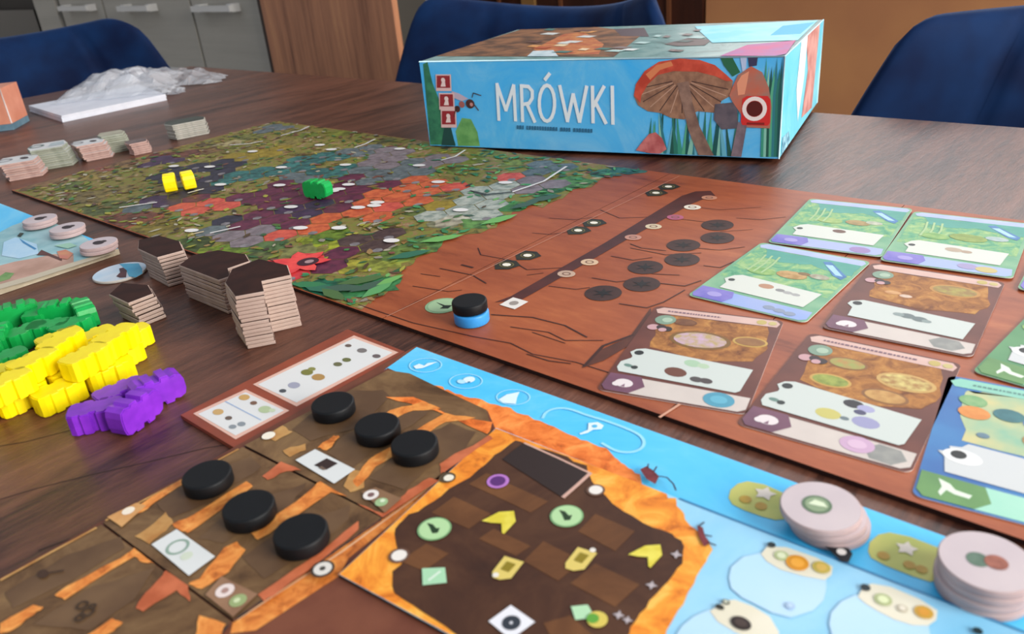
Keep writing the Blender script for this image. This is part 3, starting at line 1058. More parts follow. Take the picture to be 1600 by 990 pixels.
z4 = Z(260, 500, 2.75)
z5 = Z(0, 660, 2.857)
M_cham = M('#5a4029', '#715539', 40)
for k, pts in enumerate(([(540, 470), (650, 385), (800, 300), (930, 300), (960, 330), (880, 410), (800, 470), (620, 520)],
                         [(690, 570), (760, 500), (900, 420), (1060, 370), (1130, 390), (1060, 450), (940, 520), (830, 610), (800, 640)],
                         [(870, 680), (960, 600), (1090, 500), (1220, 440), (1330, 480), (1280, 560), (1120, 640), (1020, 730)])):
    tunnel_piece('tunnel_chamber', pts, M_cham, z4)
for name, pts, m in (('tunnel_ridge', [(800, 690), (870, 600), (980, 540), (1080, 470), (1200, 400), (1330, 420), (1200, 440), (1100, 500), (1000, 570), (900, 630), (850, 690), (820, 720)], M_ridge),
                     ('tunnel_ridge', [(650, 550), (720, 495), (745, 505), (690, 560)], M_ridge),
                     ('tunnel_ridge', [(880, 460), (960, 390), (1100, 350), (1180, 380), (1060, 390), (960, 430)], M_ridge),
                     ('tunnel_ridge', [(1175, 620), (1385, 495), (1405, 510), (1200, 650), (1180, 660)], M_red),
                     ('tunnel_ridge', [(820, 790), (930, 850), (1170, 690), (1130, 680), (1060, 720), (1010, 760), (930, 830)], M_red),
                     ('tunnel_ridge', [(410, 505), (500, 455), (545, 480), (470, 520)], M_tan),
                     ('tunnel_ridge', [(500, 560), (600, 530), (600, 560), (530, 590)], M_tan),
                     ('tunnel_ridge', [(940, 330), (1060, 330), (1220, 410), (1400, 440), (1380, 490), (1250, 430), (1100, 375)], M_clay),
                     ('tunnel_ridge', [(800, 640), (850, 655), (850, 720), (790, 740), (760, 715)], M_tan)):
    tunnel_piece(name, pts, m, z4, 0, 5, 1)
for name, pts, m in (('tunnel_chamber', [(700, 360), (830, 260), (1000, 200), (1120, 150), (1170, 200), (1060, 270), (900, 370), (760, 430)], M_cham),
                     ('tunnel_chamber', [(880, 520), (1020, 400), (1180, 330), (1370, 270), (1300, 370), (1150, 450), (1000, 540)], M_cham),
                     ('tunnel_chamber', [(1080, 600), (1200, 520), (1400, 420), (1560, 370), (1560, 430), (1420, 560), (1180, 700)], M_cham),
                     ('tunnel_chamber', [(20, 760), (300, 590), (540, 510), (560, 560), (330, 700), (60, 830)], M_cham),
                     ('tunnel_chamber', [(150, 900), (420, 730), (690, 650), (600, 790), (400, 930)], M_cham)):
    tunnel_piece(name, pts, m, z5)
for name, pts, m in (('tunnel_ridge', [(770, 455), (860, 415), (1100, 262), (1130, 285), (960, 410), (840, 495), (800, 480)], M_ridge),
                     ('tunnel_ridge', [(1118, 490), (1180, 455), (1390, 300), (1430, 262), (1550, 330), (1480, 310), (1300, 435), (1150, 525)], M_ridge),
                     ('tunnel_ridge', [(1170, 240), (1255, 175), (1345, 215), (1280, 218), (1195, 258)], M_red),
                     ('tunnel_ridge', [(1150, 770), (1400, 600), (1600, 440), (1600, 480), (1440, 610), (1240, 760), (1180, 800)], M_red),
                     ('tunnel_ridge', [(560, 415), (680, 330), (820, 250), (815, 280), (690, 360), (640, 400)], M_ridge),
                     ('tunnel_ridge', [(890, 700), (1000, 560), (1060, 532), (1098, 570), (1020, 670), (900, 745), (840, 720)], M_ridge),
                     ('tunnel_ridge', [(600, 510), (690, 450), (740, 400), (775, 450), (720, 500), (670, 545)], M_tan),
                     ('tunnel_ridge', [(245, 770), (300, 730), (540, 605), (600, 560), (690, 630), (640, 625), (600, 600), (290, 792)], M_ridge),
                     ('tunnel_ridge', [(605, 830), (650, 760), (720, 690), (740, 660), (840, 730), (850, 800), (790, 750), (640, 845)], M_red),
                     ('tunnel_ridge', [(0, 945), (0, 900), (150, 815), (195, 825), (150, 860), (60, 925)], M_ridge),
                     ('tunnel_ridge', [(370, 960), (500, 875), (550, 895), (510, 930), (450, 965)], M_ridge),
                     ('tunnel_ridge', [(870, 960), (890, 860), (1010, 900), (980, 960)], M_ridge)):
    tunnel_piece(name, pts, m, z5, 0, 4, 1)
# thin tan border at the left edge of the tunnels
pr = Print(on_ht, lift=0.0002)
pr.line([(2, 906), (80, 863), (150, 825)], 0.0012, M_tan)
pr.build('border_line', player)
pr.line([(166, 813), (280, 752), (372, 702)], 0.0010, M_tan)
pr.build('border_line', player)
# orange double rail beside the nest
pr = Print(on_hp, lift=0.0002)
pr.poly([(364, 972), (470, 900), (545, 845), (600, 806), (771, 684), (774, 690), (545, 872), (530, 900), (400, 985), (360, 990)], M_ridge)
pr.build('rail_print', player)
pr.line([(372, 968), (535, 862), (770, 690)], 0.0008, M('#e2b489'), 1)
pr.build('rail_line', player)

# small printed cards and symbols in the tunnels
M_icon_card = M('#dcdfdd')


def tunnel_symbol(name, fn):
    pr = Print(on_ht, lift=0.0005)
    fn(pr)
    pr.build(name, player)


def sym1(pr):
    pr.q = z4
    pr.poly([(555, 605), (640, 558), (812, 645), (722, 706)], M_icon_card)
    pr.poly([(635, 628), (690, 598), (738, 620), (688, 648)], M('#33231f'), 1)
    pr.poly([(655, 640), (668, 632), (690, 646), (676, 650)], M('#6d5a4c'), 2)


def sym2(pr):
    pr.q = z5
    pr.poly([(678, 548), (790, 480), (962, 602), (845, 688)], M_icon_card)
    pr.ring((795, 560), rad(z5(795, 560), 34), 0.0010, M('#8fa898'), 1)
    pr.disc((835, 600), rad(z5(835, 600), 18), M('#cfd8c4'), 1)


def sym3(pr):
    pr.q = z4
    pr.poly([(838, 742), (900, 722), (1012, 770), (940, 832)], M('#7b5a40', '#8a684a', 90))
    pr.ring((880, 755), rad(z4(880, 755), 24), 0.0016, M('#e8e2dc'), 1)
    pr.disc((880, 755), rad(z4(880, 755), 9), M('#7a5a5a'), 1)
    pr.disc((925, 787), rad(z4(925, 787), 20), M('#9dbd8a'), 2)
    pr.disc((930, 782), rad(z4(930, 787), 8), M('#d8e6c8'), 3)


def sym4(pr):
    pr.q = z5
    pr.poly([(918, 772), (990, 690), (1152, 770), (1042, 872)], M('#8b664c', '#9a7558', 90))
    pr.ring((1006, 755), rad(z5(1006, 755), 28), 0.0018, M('#e8d8d2'), 1)
    pr.disc((1006, 755), rad(z5(1006, 755), 10), M('#b08a80'), 1)
    pr.disc((1065, 800), rad(z5(1065, 800), 26), M('#9aab74'), 2)
    pr.disc((1060, 800), rad(z5(1065, 800), 10), M('#d0dcae'), 3)


def sym5(pr):
    pr.q = z5
    pr.disc((1442, 657), rad(z5(1442, 657), 36), M('#43352c'))
    pr.disc((1442, 657), rad(z5(1442, 657), 28), M('#dedad2'), 1)
    pr.disc((1442, 657), rad(z5(1442, 657), 9), M('#4a4640'), 2)


def sym6(pr):
    pr.q = z4
    pr.disc((1208, 680), rad(z4(1208, 680), 26), M('#52422c'))
    pr.disc((1214, 682), rad(z4(1208, 680), 16), M('#ece6d4'), 1)


def sym7(pr):
    pr.q = z5
    pr.poly([(480, 425), (610, 362), (655, 375), (545, 470)], M('#c98d50', '#d7a468', 90))
    pr.disc((575, 398), rad(z5(575, 398), 18), M('#f0e4d0'), 1)


def sym8(pr):
    pr.q = z4
    pr.disc((440, 500), rad(z4(440, 500), 20), M('#f2ead8'), 1)


def sym9(pr):
    pr.q = z5
    for p, w in (((370, 820), 18), ((395, 850), 20), ((360, 875), 16), ((415, 825), 12)):
        pr.ring(p, rad(z5(*p), w), 0.0008, M('#3c2a1a'), 1)


def sym10(pr):
    pr.q = z5
    pr.disc((195, 680), rad(z5(195, 680), 22), M('#40291a'), 1, 0.6)
    pr.line([(195, 680), (285, 665)], 0.0008, M('#40291a'), 1)


for fn in (sym1, sym2):
    tunnel_symbol('picture_plate', fn)
for fn in (sym3, sym4, sym5, sym6, sym7, sym8, sym9, sym10):
    tunnel_symbol('tunnel_symbol', fn)

# --- nest: orange wall, brown soil, squares and symbols
z6 = Z(500, 660, 2.5806)
pr = Print(on_ht, lift=0.0001)
pr.poly([(530, 897), (775, 669), (840, 694), (1000, 755)] + wobble([(1042, 772), (1057, 784), (1071, 812), (1100, 836), (1114, 858), (1089, 901), (1060, 955), (1030, 1020)], 3.5, 4, 9, False) + [(1000, 1060), (840, 1060), (701, 990)], M_orange)
pr.build('nest_wall', player)
soil = [(790, 75), (860, 100), (1000, 140), (1075, 175), (1095, 240), (1180, 330), (1300, 405), (1420, 450), (1470, 500), (1460, 570), (1405, 640), (1330, 720), (1275, 800), (1225, 870), (1150, 960), (700, 960), (545, 852), (420, 770), (300, 690), (295, 600), (335, 560), (300, 450), (335, 395), (420, 340), (520, 270), (640, 190), (705, 130)]
pr.poly([z6(*p) for p in wobble(soil, 7, 3, 4)], M_soil, 1)
pr.build('nest_soil', player)
pr.q = z6
for pts in ([(670, 205), (760, 240), (690, 290), (600, 250)], [(755, 245), (920, 320), (850, 365), (690, 290)], [(1110, 370), (1270, 440), (1190, 520), (1040, 440)], [(540, 300), (690, 370), (600, 430), (450, 365)],
            [(900, 480), (1060, 560), (960, 640), (820, 560)], [(1110, 570), (1290, 655), (1190, 745), (1010, 650)], [(320, 560), (430, 490), (520, 530), (420, 600)], [(900, 810), (1010, 780), (1100, 860), (950, 900)], [(700, 430), (850, 500), (790, 540), (640, 470)]):
    pr.poly(pts, M_soil2, 2)
    pr.build('soil_square', player)
# cut-out for the round marker with pale cardboard edges
pr.poly([(735, 150), (825, 82), (1092, 205), (982, 308)], M('#2a1b18'), 3)
pr.build('marker_slot', player)
for pts in ([(825, 86), (960, 146), (1090, 208)], [(1090, 208), (1035, 258), (982, 304)]):
    pr.line(pts, 0.0015 if pts[0][0] > 1000 else 0.0009, M('#d0a898'), 4)
    pr.build('slot_edge', player)


def nest_symbol(fn):
    pr = Print(on_ht, lift=0.0005)
    pr.q = z6
    fn(pr)
    pr.build('nest_symbol', player)


def R6(p, w):
    return rad(z6(*p), w / 2.5806)


M_pale_green = M('#b2d8a0')
M_ylw = M('#d9c83a', '#e8dc5c', 200)


def green_circle(p):
    def f(pr):
        pr.disc(p, R6(p, 136), M('#7fae78'), 0, 1, 28)
        pr.disc(p, R6(p, 122), M_pale_green, 1, 1, 28)
        x, y = p
        pr.poly([(x - 30, y - 22), (x - 6, y - 16), (x + 8, y), (x + 22, y - 2), (x + 14, y + 18), (x - 8, y + 20), (x - 18, y - 4)], M('#1f3a1e'), 2)
    return f


def arrow(p):
    x, y = p

    def f(pr):
        pr.poly([(x - 80, y - 2), (x - 10, y - 38), (x + 50, y - 42), (x + 58, y + 0), (x + 10, y + 52), (x + 2, y + 45), (x + 0, y + 8), (x - 40, y + 6)], M_ylw)
    return f


def ytag(p, s_=1.0):
    x, y = p

    def f(pr):
        pr.poly([(x - 62, y + 18), (x - 12, y - 46), (x + 66, y - 22), (x + 14, y + 44), (x - 30, y + 50), (x - 62, y + 40)], M('#dcc66a'))
        pr.poly([(x - 28, y + 8), (x - 2, y - 24), (x + 34, y - 12), (x + 4, y + 20)], M('#8c7a16'), 1)
        pr.disc((x - 48 * s_, y + 32 * s_), R6(p, 26), M('#e8e4da'), 2)
    return f


nest_symbol(green_circle((462, 432)))
nest_symbol(green_circle((995, 380)))
nest_symbol(arrow((732, 402)))
nest_symbol(arrow((1322, 538)))
nest_symbol(ytag((757, 588)))
nest_symbol(ytag((1052, 552), -1.0))
nest_symbol(lambda pr: (pr.disc((718, 240), R6((718, 240), 90), M('#b878c8'), 0), pr.disc((718, 240), R6((718, 240), 62), M('#5a2a72'), 1)))
nest_symbol(lambda pr: (pr.poly([(412, 592), (505, 588), (512, 650), (415, 660)], M('#a8d8b0')), pr.line([(440, 640), (485, 605)], 0.0008, M('#e0f0e0'), 1)))
nest_symbol(lambda pr: (pr.poly([(680, 805), (770, 740), (868, 808), (770, 880)], M('#e9eaf0')), pr.ring((772, 812), R6((772, 812), 76), 0.0022, M('#2f3640'), 1)))
nest_symbol(lambda pr: (pr.poly([(1012, 745), (1080, 738), (1110, 790), (1030, 800)], M('#b2dcb2')), pr.disc((1118, 798), R6((1118, 798), 86), M('#d8c45a'), 1), pr.disc((1100, 795), R6((1118, 798), 52), M('#5fa23a'), 2)))
for p, w in (((1112, 276), 56), ((320, 540), 62)):
    nest_symbol(lambda pr: (pr.disc(p, R6(p, w * 1.35), M('#6d4f40'), 0), pr.disc(p, R6(p, w), M('#ece6de'), 1)))
for p in ((1437, 536), (1337, 660), (1205, 780)):
    nest_symbol(lambda pr: (pr.star(p, R6(p, 52), R6(p, 22), 4, M('#b8aeb0'), 0, 0.4)))
nest_symbol(lambda pr: pr.star((1240, 800), R6((1240, 800), 46), R6((1240, 800), 20), 4, M('#b8aeb0'), 0, 0.4))
# two small dark red insects printed on the nest's rim
for pts, legs in (([(1000, 735), (1010, 730), (1020, 736), (1030, 746), (1024, 758), (1010, 750)], [((1012, 733), (1013, 727)), ((1022, 738), (1026, 731)), ((1030, 746), (1042, 748)), ((1042, 748), (1052, 758)), ((1052, 758), (1056, 768))]),
                  ([(1089, 822), (1098, 826), (1102, 840), (1110, 850), (1100, 856), (1092, 840)], [((1102, 838), (1112, 840)), ((1108, 850), (1118, 854)), ((1092, 824), (1100, 818))])):
    pr = Print(on_ht, lift=0.0006)
    pr.poly(pts, M('#5a1420', '#7a2a30', 200))
    for l in legs:
        pr.line(l, 0.0006, M('#2c1a2a'), 1)
    pr.build('insect_print', player)

# egg spaces on the pale sky
z7 = Z(1060, 830, 5.333)
zr = Z(1340, 820, 5.823)
M_egg = M('#b4dcf4', '#bfe0f6', 20)
M_cream = M('#e2dcc4', '#ece6d2', 40)
eggs = [([(420, 390), (440, 300), (540, 215), (700, 180), (1000, 230), (1230, 400), (1232, 480), (1210, 580), (1120, 665), (940, 722), (780, 682), (640, 610), (530, 555), (440, 480)],
         [(688, 195), (740, 130), (900, 138), (1150, 225), (1285, 300), (1275, 370), (1220, 412), (1050, 382), (850, 325), (735, 255)], z7),
        ([(-20, 870), (30, 790), (130, 710), (260, 655), (500, 720), (760, 860), (760, 960), (-20, 960)],
         [(262, 670), (400, 580), (470, 575), (620, 630), (760, 715), (840, 850), (820, 920), (640, 920), (480, 850), (330, 760)], z7),
        ([(-260, 900), (-240, 800), (-150, 700), (-20, 640), (400, 760), (640, 900), (660, 1010), (560, 1150), (-200, 1150)],
         [(0, 660), (50, 570), (130, 540), (300, 570), (560, 680), (725, 785), (715, 870), (640, 925), (500, 920), (340, 870), (180, 790), (70, 720)], zr)]
for body_, band, zf in eggs:
    pr = Print(on_ht, lift=0.0003)
    pr.q = zf
    pr.poly(body_, M_egg)
    pr.build('egg_space', player)
    pr.poly(band, M_cream, 1)
    pr.build('egg_band', player)


def egg_icon(zf, p, w, m, m2=None, k=1.0):
    pr = Print(on_ht, lift=0.0006)
    pr.q = zf
    s_ = 5.333 if zf is z7 else 5.823
    r = rad(zf(*p), w / s_)
    pr.disc(p, r, M(m), 0, k)
    if m2:
        pr.disc(p, r * 0.6, M(m2), 1, k)
    pr.build('egg_symbol', player)


egg_icon(z7, (858, 212), 120, '#b8c48c', '#dfe6c0')
egg_icon(z7, (990, 272), 190, '#dd9420', '#f0aa3c')
egg_icon(z7, (1190, 310), 150, '#c2ae4e', '#d8b45a')
egg_icon(z7, (775, 122), 70, '#15262a')
egg_icon(z7, (520, 775), 180, '#2a1e1a', '#453630', 0.8)
egg_icon(z7, (345, 640), 80, '#2a2a22', None, 0.7)
egg_icon(z7, (395, 598), 70, '#4a5040', '#c8ccb8', 0.8)
egg_icon(z7, (1555, 478), 70, '#15262a')
egg_icon(z7, (930, 630), 80, '#a8c2e2', '#bfd8ee')
egg_icon(zr, (230, 690), 160, '#b4be88', '#e0e8b8')
egg_icon(zr, (405, 770), 100, '#c8bea4', '#e8dfcc')
egg_icon(zr, (600, 805), 170, '#d0a23a', '#dd9a30')
egg_icon(zr, (70, 580), 90, '#16282c')
egg_icon(zr, (1090, 975), 90, '#1a3238')
# yellow-green bonus pills on the sky strip, partly under the token stacks
zp = Z(1130, 740, 6.6)
for zf, pts, st, dots in ((zp, [(55, 250), (75, 170), (150, 105), (250, 80), (420, 112), (620, 200), (700, 330), (640, 470), (540, 480), (400, 445), (220, 380), (95, 320)], (430, 210), ((230, 270), (390, 340))),
                          (zr, [(95, 240), (110, 160), (190, 90), (290, 70), (480, 110), (760, 220), (900, 350), (820, 480), (660, 520), (500, 470), (250, 370), (120, 300)], (445, 220), ((235, 285), (470, 370), (580, 410)))):
    pr = Print(on_hp, lift=0.0002)
    pr.q = zf
    pr.poly(pts, M('#a9b65a', '#c8c86a', 50))
    pr.build('bonus_pill', player)
    pr = Print(on_hp, lift=0.0004)
    pr.q = zf
    w = 20
    pr.star(st, rad(zf(*st), 36, HP), rad(zf(*st), 20, HP), 5, M('#e8dfd2'), 0, 0.5)
    pr.build('star_print', player)
    for d in dots:
        pr.disc(d, rad(zf(*d), 19, HP), M('#c2a032', '#b08a2a', 150))
        pr.build('coin_print', player)
# black keyhole mark on the panel line
pr = Print(on_ht, lift=0.0006)
pr.q = zp
pr.poly([(1030, 735), (1120, 740), (1200, 760), (1290, 780), (1335, 840), (1290, 930), (1220, 920), (1140, 850)], M('#14181f'))
pr.disc((1218, 820), rad(zp(1218, 820), 15), M('#e8e2dc'), 1)
pr.build('keyhole_mark', player)
pr = Print(on_ht, lift=0.0002)
pr.line([(1062, 779), (1300, 871), (1640, 1003)], 0.0008, M('#2f7fb0'))
pr.build('panel_line', player)

# ================================================================== REFERENCE STRIP beside the player board
HS = 0.0022
rs = [P(x, y, HS) for x, y in ((543, 514), (633, 549), (371, 702), (282, 648))]
strip = thing('reference_strip', rs[3] - UZ * HS, 'long brown-red cardboard strip with two white picture panels beside the player board', 'reference strip')
mb = MB()
mb.prism([p - UZ * (HS - 0.0002) for p in rs], UZ * (HS - 0.0002), M('#7a3420', '#9c4a2c', 60), M('#96452c', '#85402c', 60))
mb.build('strip_body', strip)
zs = Z(240, 500, 3.96)
pr = Print(lambda x, y: P(x, y, HS), lift=0.0001)
pr.q = zs
M_panel_w = M('#dfe0de')
M_panel_rim = M('#e2b6a4')
for outer, inner, icons in (
        ([(245, 578), (570, 428), (840, 560), (508, 738)], [(275, 582), (570, 447), (808, 560), (508, 715)],
         (((400, 570), 20, '#c9a46a'), ((465, 608), 13, '#6a5a50'), ((490, 662), 14, '#8a9298'), ((545, 645), 15, '#8a9298'), ((562, 480), 20, '#c8a060'), ((620, 515), 13, '#7a5a48'), ((690, 555), 24, '#b4c49a'), ((735, 560), 12, '#c8d4b4'))),
        ([(615, 398), (1240, 95), (1515, 200), (885, 535)], [(645, 400), (1240, 113), (1480, 202), (885, 512)],
         (((800, 440), 13, '#4a4e54'), ((870, 405), 22, '#a0a2b4'), ((950, 325), 22, '#7a7a3a'), ((1020, 355), 24, '#b08a50'), ((980, 305), 14, '#8a8a4a'), ((1140, 275), 16, '#6a6a48'), ((1195, 248), 16, '#6a6e40'), ((1205, 160), 12, '#6a5a52'), ((1290, 190), 18, '#7a7472'), ((1380, 225), 15, '#6a5e5e')))):
    pr.poly(outer, M_panel_rim)
    pr.build('panel_border', strip)
    pr.poly(inner, M_panel_w, 1)
    pr.build('picture_panel', strip)
    for p, w, c_ in icons:
        pr.disc(p, rad(zs(*p), w, HS), M(c_), 2, 0.7, 14)
        pr.build('panel_symbol', strip)
pr.line([(445, 505), (665, 620)], 0.0005, M('#9ab4d8'), 2)
pr.build('panel_rule', strip)

# ================================================================== CARDS
M_paper = M('#ddd6d0')
CW, CH = 0.0635, 0.0875


def card_quad(BL, BR, h, hh=CH):
    bl, br = P(BL[0], BL[1], h), P(BR[0], BR[1], h)
    d = (br - bl).normalized()
    up = UZ.cross(d)
    return bl, d, up


def rounded(bl, d, up, w, hh, r, z, inset=0.0):
    out = []
    for cx_, cy_, a0 in ((w - r, r, -90), (w - r, hh - r, 0), (r, hh - r, 90), (r, r, 180)):
        for k in range(5):
            a = math.radians(a0 + 90 * k / 4)
            out.append(bl + d * (cx_ + (r - inset) * math.cos(a)) + up * (cy_ + (r - inset) * math.sin(a)) + UZ * z)
    return out


def make_card(BL, BR, lvl, label, kind, face):
    h = HM + 0.0004 + lvl * 0.00042
    bl, d, up = card_quad(BL, BR, h)
    cen = bl + d * CW / 2 + up * CH / 2
    t = thing('game_card', cen - UZ * 0.0003, label, 'card', 'cards laid out on the bark half of the board')
    mb = MB()
    mb.prism([p - UZ * 0.0003 for p in rounded(bl, d, up, CW, CH, 0.0032, 0)], UZ * 0.0003, M_paper, face)
    mb.build('card_body', t)

    def uv(u, v):                        # millimetre-like card space, 0..1 both ways
        return bl + d * (CW * u) + up * (CH * v)
    return t, uv, h


def card_part(t, fn, name, draw, lift=0.00004):
    pr = Print(fn, lift=lift)
    pr.step = 0.00005
    draw(pr)
    return pr.build(name, t)


def quad(u0, v0, u1, v1):
    return [(u0, v0), (u1, v0), (u1, v1), (u0, v1)]


M_cardnest = blotch_mat('burrow_picture', [(0.3, '#6a3a1e'), (0.45, '#9a6230'), (0.58, '#b87c3c'), (0.7, '#c9974f')], 120)
M_cardbrown = M('#5e2c22', '#6e382a', 50)
M_cardgreen = blotch_mat('pond_picture', [(0.3, '#4a9472'), (0.45, '#6cb088'), (0.56, '#98c080'), (0.7, '#bcd49c')], 120)
M_pink = M('#d2aca2', '#dab8ac', 60)
M_greypink = M('#cfc4bc', '#d6cbc2', 60)
M_text = M('#cdd5cf')


def text_row(pr, u0, u1, v, h_, m, n, rnd):
    u = u0
    while u < u1:
        w_ = rnd.uniform(0.012, 0.03)
        pr.poly(quad(u, v, min(u + w_, u1), v + h_), m, 3)
        u += w_ + 0.008


def nest_card(BL, BR, lvl, label, opts):
    t, uv, h = make_card(BL, BR, lvl, label, 'nest', M_cardbrown)
    rnd = random.Random(int(BL[0]))
    card_part(t, uv, 'picture', lambda pr: pr.poly(wobble([(0.16, 0.50), (0.55, 0.43), (0.9, 0.50), (0.97, 0.66), (0.9, 0.90), (0.16, 0.90), (0.12, 0.7)], 0.015, 3, int(BL[0])), M_cardnest))
    for (c_, rx, m1, m2) in opts['chambers']:
        card_part(t, uv, 'burrow_chamber', lambda pr: (pr.disc(c_, rx, M(m1[0]), 1, 0.62, 20, pr_ang(uv)), pr.disc((c_[0], c_[1]), rx * 0.86, M(m1[1], m2, 250), 2, 0.58, 20, pr_ang(uv))))
    card_part(t, uv, 'title_strip', lambda pr: pr.poly([(0.05, 0.905), (0.97, 0.905), (0.985, 0.95), (0.95, 0.985), (0.07, 0.985), (0.02, 0.95)], M_pink, 1))
    card_part(t, uv, 'title_text', lambda pr: text_row(pr, 0.12, 0.12 + opts['tl'], 0.935, 0.016, M('#7a5a6a'), 6, rnd))
    card_part(t, uv, 'score_mark', lambda pr: (pr.disc((0.85, 0.945), 0.0024, M('#c2ae62'), 3), pr.disc((0.93, 0.945), 0.0020, M('#c8b878'), 3)))
    card_part(t, uv, 'kind_symbol', lambda pr: (pr.disc((0.145, 0.83), 0.0052, M('#7d9a84'), 3), pr.disc((0.16, 0.83), 0.0026, M('#a8c0a8'), 4)))
    card_part(t, uv, 'kind_dots', lambda pr: (pr.disc((0.09, 0.725), 0.0030, M('#c89ca0'), 3), pr.disc((0.15, 0.735), 0.0024, M('#2a1a20'), 4), pr.disc((0.20, 0.72), 0.0026, M('#2a1a20'), 4), pr.disc((0.17, 0.705), 0.0020, M('#c89ca0'), 4)))
    two = opts['two']
    top = 0.47 if two else 0.43
    pts = [(0.06, 0.20), (0.88, 0.17), (0.905, 0.19), (0.93, top - 0.06), (0.14, top), (0.08, top - 0.02), (0.05, top - 0.06), (0.085, top - 0.10), (0.085, top - 0.12), (0.03, 0.30), (0.03, 0.24)]
    if not two:
        pts = [(0.11, 0.20), (0.90, 0.17), (0.93, top - 0.05), (0.14, top), (0.06, top - 0.04), (0.05, top - 0.08), (0.10, top - 0.12)]
    card_part(t, uv, 'text_panel', lambda pr: pr.poly(pts, M_text, 3))
    card_part(t, uv, 'panel_icon', lambda pr: pr.disc((0.115, top - 0.055), 0.0022, M('#1e2426'), 4))
    if two:
        card_part(t, uv, 'panel_icon', lambda pr: (pr.disc((0.10, 0.27), 0.0022, M('#6a8a80'), 4, 0.6), pr.disc((0.15, 0.26), 0.0016, M('#2a3432'), 4)))
    for p, r, m in opts['panel']:
        card_part(t, uv, 'panel_symbol', lambda pr: pr.disc(p, r, M(m), 4, 0.75, 14))
    card_part(t, uv, 'footer_strip', lambda pr: pr.poly([(0.06, 0.012), (0.94, 0.012), (0.985, 0.04), (0.985, 0.145), (0.2, 0.165), (0.06, 0.165)], M_greypink, 1))
    card_part(t, uv, 'badge', lambda pr: pr.poly([(0.05, 0.012), (0.22, 0.012), (0.30, 0.09), (0.24, 0.175), (0.015, 0.175), (0.012, 0.05)], M('#6a4258', '#7a4e64', 60), 3))
    card_part(t, uv, 'badge_symbol', lambda pr: (pr.disc((0.15, 0.095), 0.0042, M('#e6dcdc'), 4, 0.8, 16), pr.disc((0.105, 0.08), 0.0020, M('#e6dcdc'), 5, 1, 10), pr.poly([(0.14, 0.06), (0.17, 0.06), (0.16, 0.09)], M('#8a667a'), 5)))
    for p, r, m1, m2 in opts['foot']:
        if m1 == 'hex':
            card_part(t, uv, 'footer_symbol', lambda pr: pr.disc(p, r, M(m2, '#9a9a94', 200), 2, 0.8, 6))
        else:
            card_part(t, uv, 'footer_symbol', lambda pr: (pr.disc(p, r, M(m1), 3, 0.85, 20), pr.disc(p, r * 0.55, M(m2), 4, 0.85, 16)))
    return t


def pr_ang(uv):
    d = uv(1, 0) - uv(0, 0)
    return math.atan2(d.y, d.x) - YAW


nest_card((932, 608), (1149, 645), 0, 'burrow card with a purple-white brood chamber and a round blue footer symbol', dict(
    chambers=(((0.48, 0.645), 0.0145, ('#7a5416', '#b8a06a'), '#c8a8c0'), ((0.30, 0.83), 0.006, ('#6a3a18', '#7a4a22'), '#6a3a18'), ((0.83, 0.70), 0.008, ('#c8a24c', '#8a5a28'), '#9a6a34')), tl=0.42, two=True,
    panel=(((0.52, 0.385), 0.0040, '#a8c8a8'), ((0.60, 0.375), 0.0028, '#b4ccac'), ((0.44, 0.275), 0.0052, '#6a3a28'), ((0.60, 0.235), 0.0030, '#4a4444'), ((0.665, 0.235), 0.0030, '#4a4040')),
    foot=(((0.80, 0.085), 0.0066, '#4a9ab4', '#5fb0c8'),)))
nest_card((1150, 662), (1400, 733), 0, 'burrow card with four food chambers and two footer symbols, one mauve and one grey', dict(
    chambers=(((0.75, 0.70), 0.0115, ('#caa25a', '#a87a3c'), '#d8c878'), ((0.36, 0.755), 0.0085, ('#8a5a28', '#b48a48'), '#98a050'), ((0.33, 0.56), 0.0085, ('#c8a04c', '#7a8a30'), '#a0aa4a'), ((0.68, 0.53), 0.0090, ('#8a5a28', '#b4803c'), '#c89a54')), tl=0.62, two=True,
    panel=(((0.54, 0.40), 0.0040, '#2a2a30'), ((0.62, 0.385), 0.0034, '#a8a8cc'), ((0.60, 0.345), 0.0024, '#4a4a6a'), ((0.44, 0.27), 0.0050, '#c8c06a'), ((0.54, 0.265), 0.0018, '#6a7a80'), ((0.66, 0.275), 0.0052, '#9a9ac0')),
    foot=(((0.68, 0.095), 0.0062, '#caa6c4', '#d8b8d0'), ((0.84, 0.08), 0.0075, 'hex', '#8a8c88'))))
nest_card((1283, 511), (1504, 555), 1, 'burrow card with a row of pale crumbs and a single grey footer hexagon', dict(
    chambers=(((0.70, 0.76), 0.0115, ('#c08a3e', '#96743a'), '#a89a44'), ((0.30, 0.60), 0.0040, ('#c88a50', '#d8a86a'), '#c89058'), ((0.40, 0.58), 0.0030, ('#d8b8a0', '#e0c8b4'), '#c8a890')), tl=0.0, two=False,
    panel=(((0.49, 0.325), 0.0036, '#6a7878'), ((0.43, 0.325), 0.0026, '#8a9a98'), ((0.58, 0.31), 0.0036, '#6a7878'), ((0.63, 0.30), 0.0022, '#8a9a98')),
    foot=(((0.82, 0.085), 0.0075, 'hex', '#8a8c88'),)))


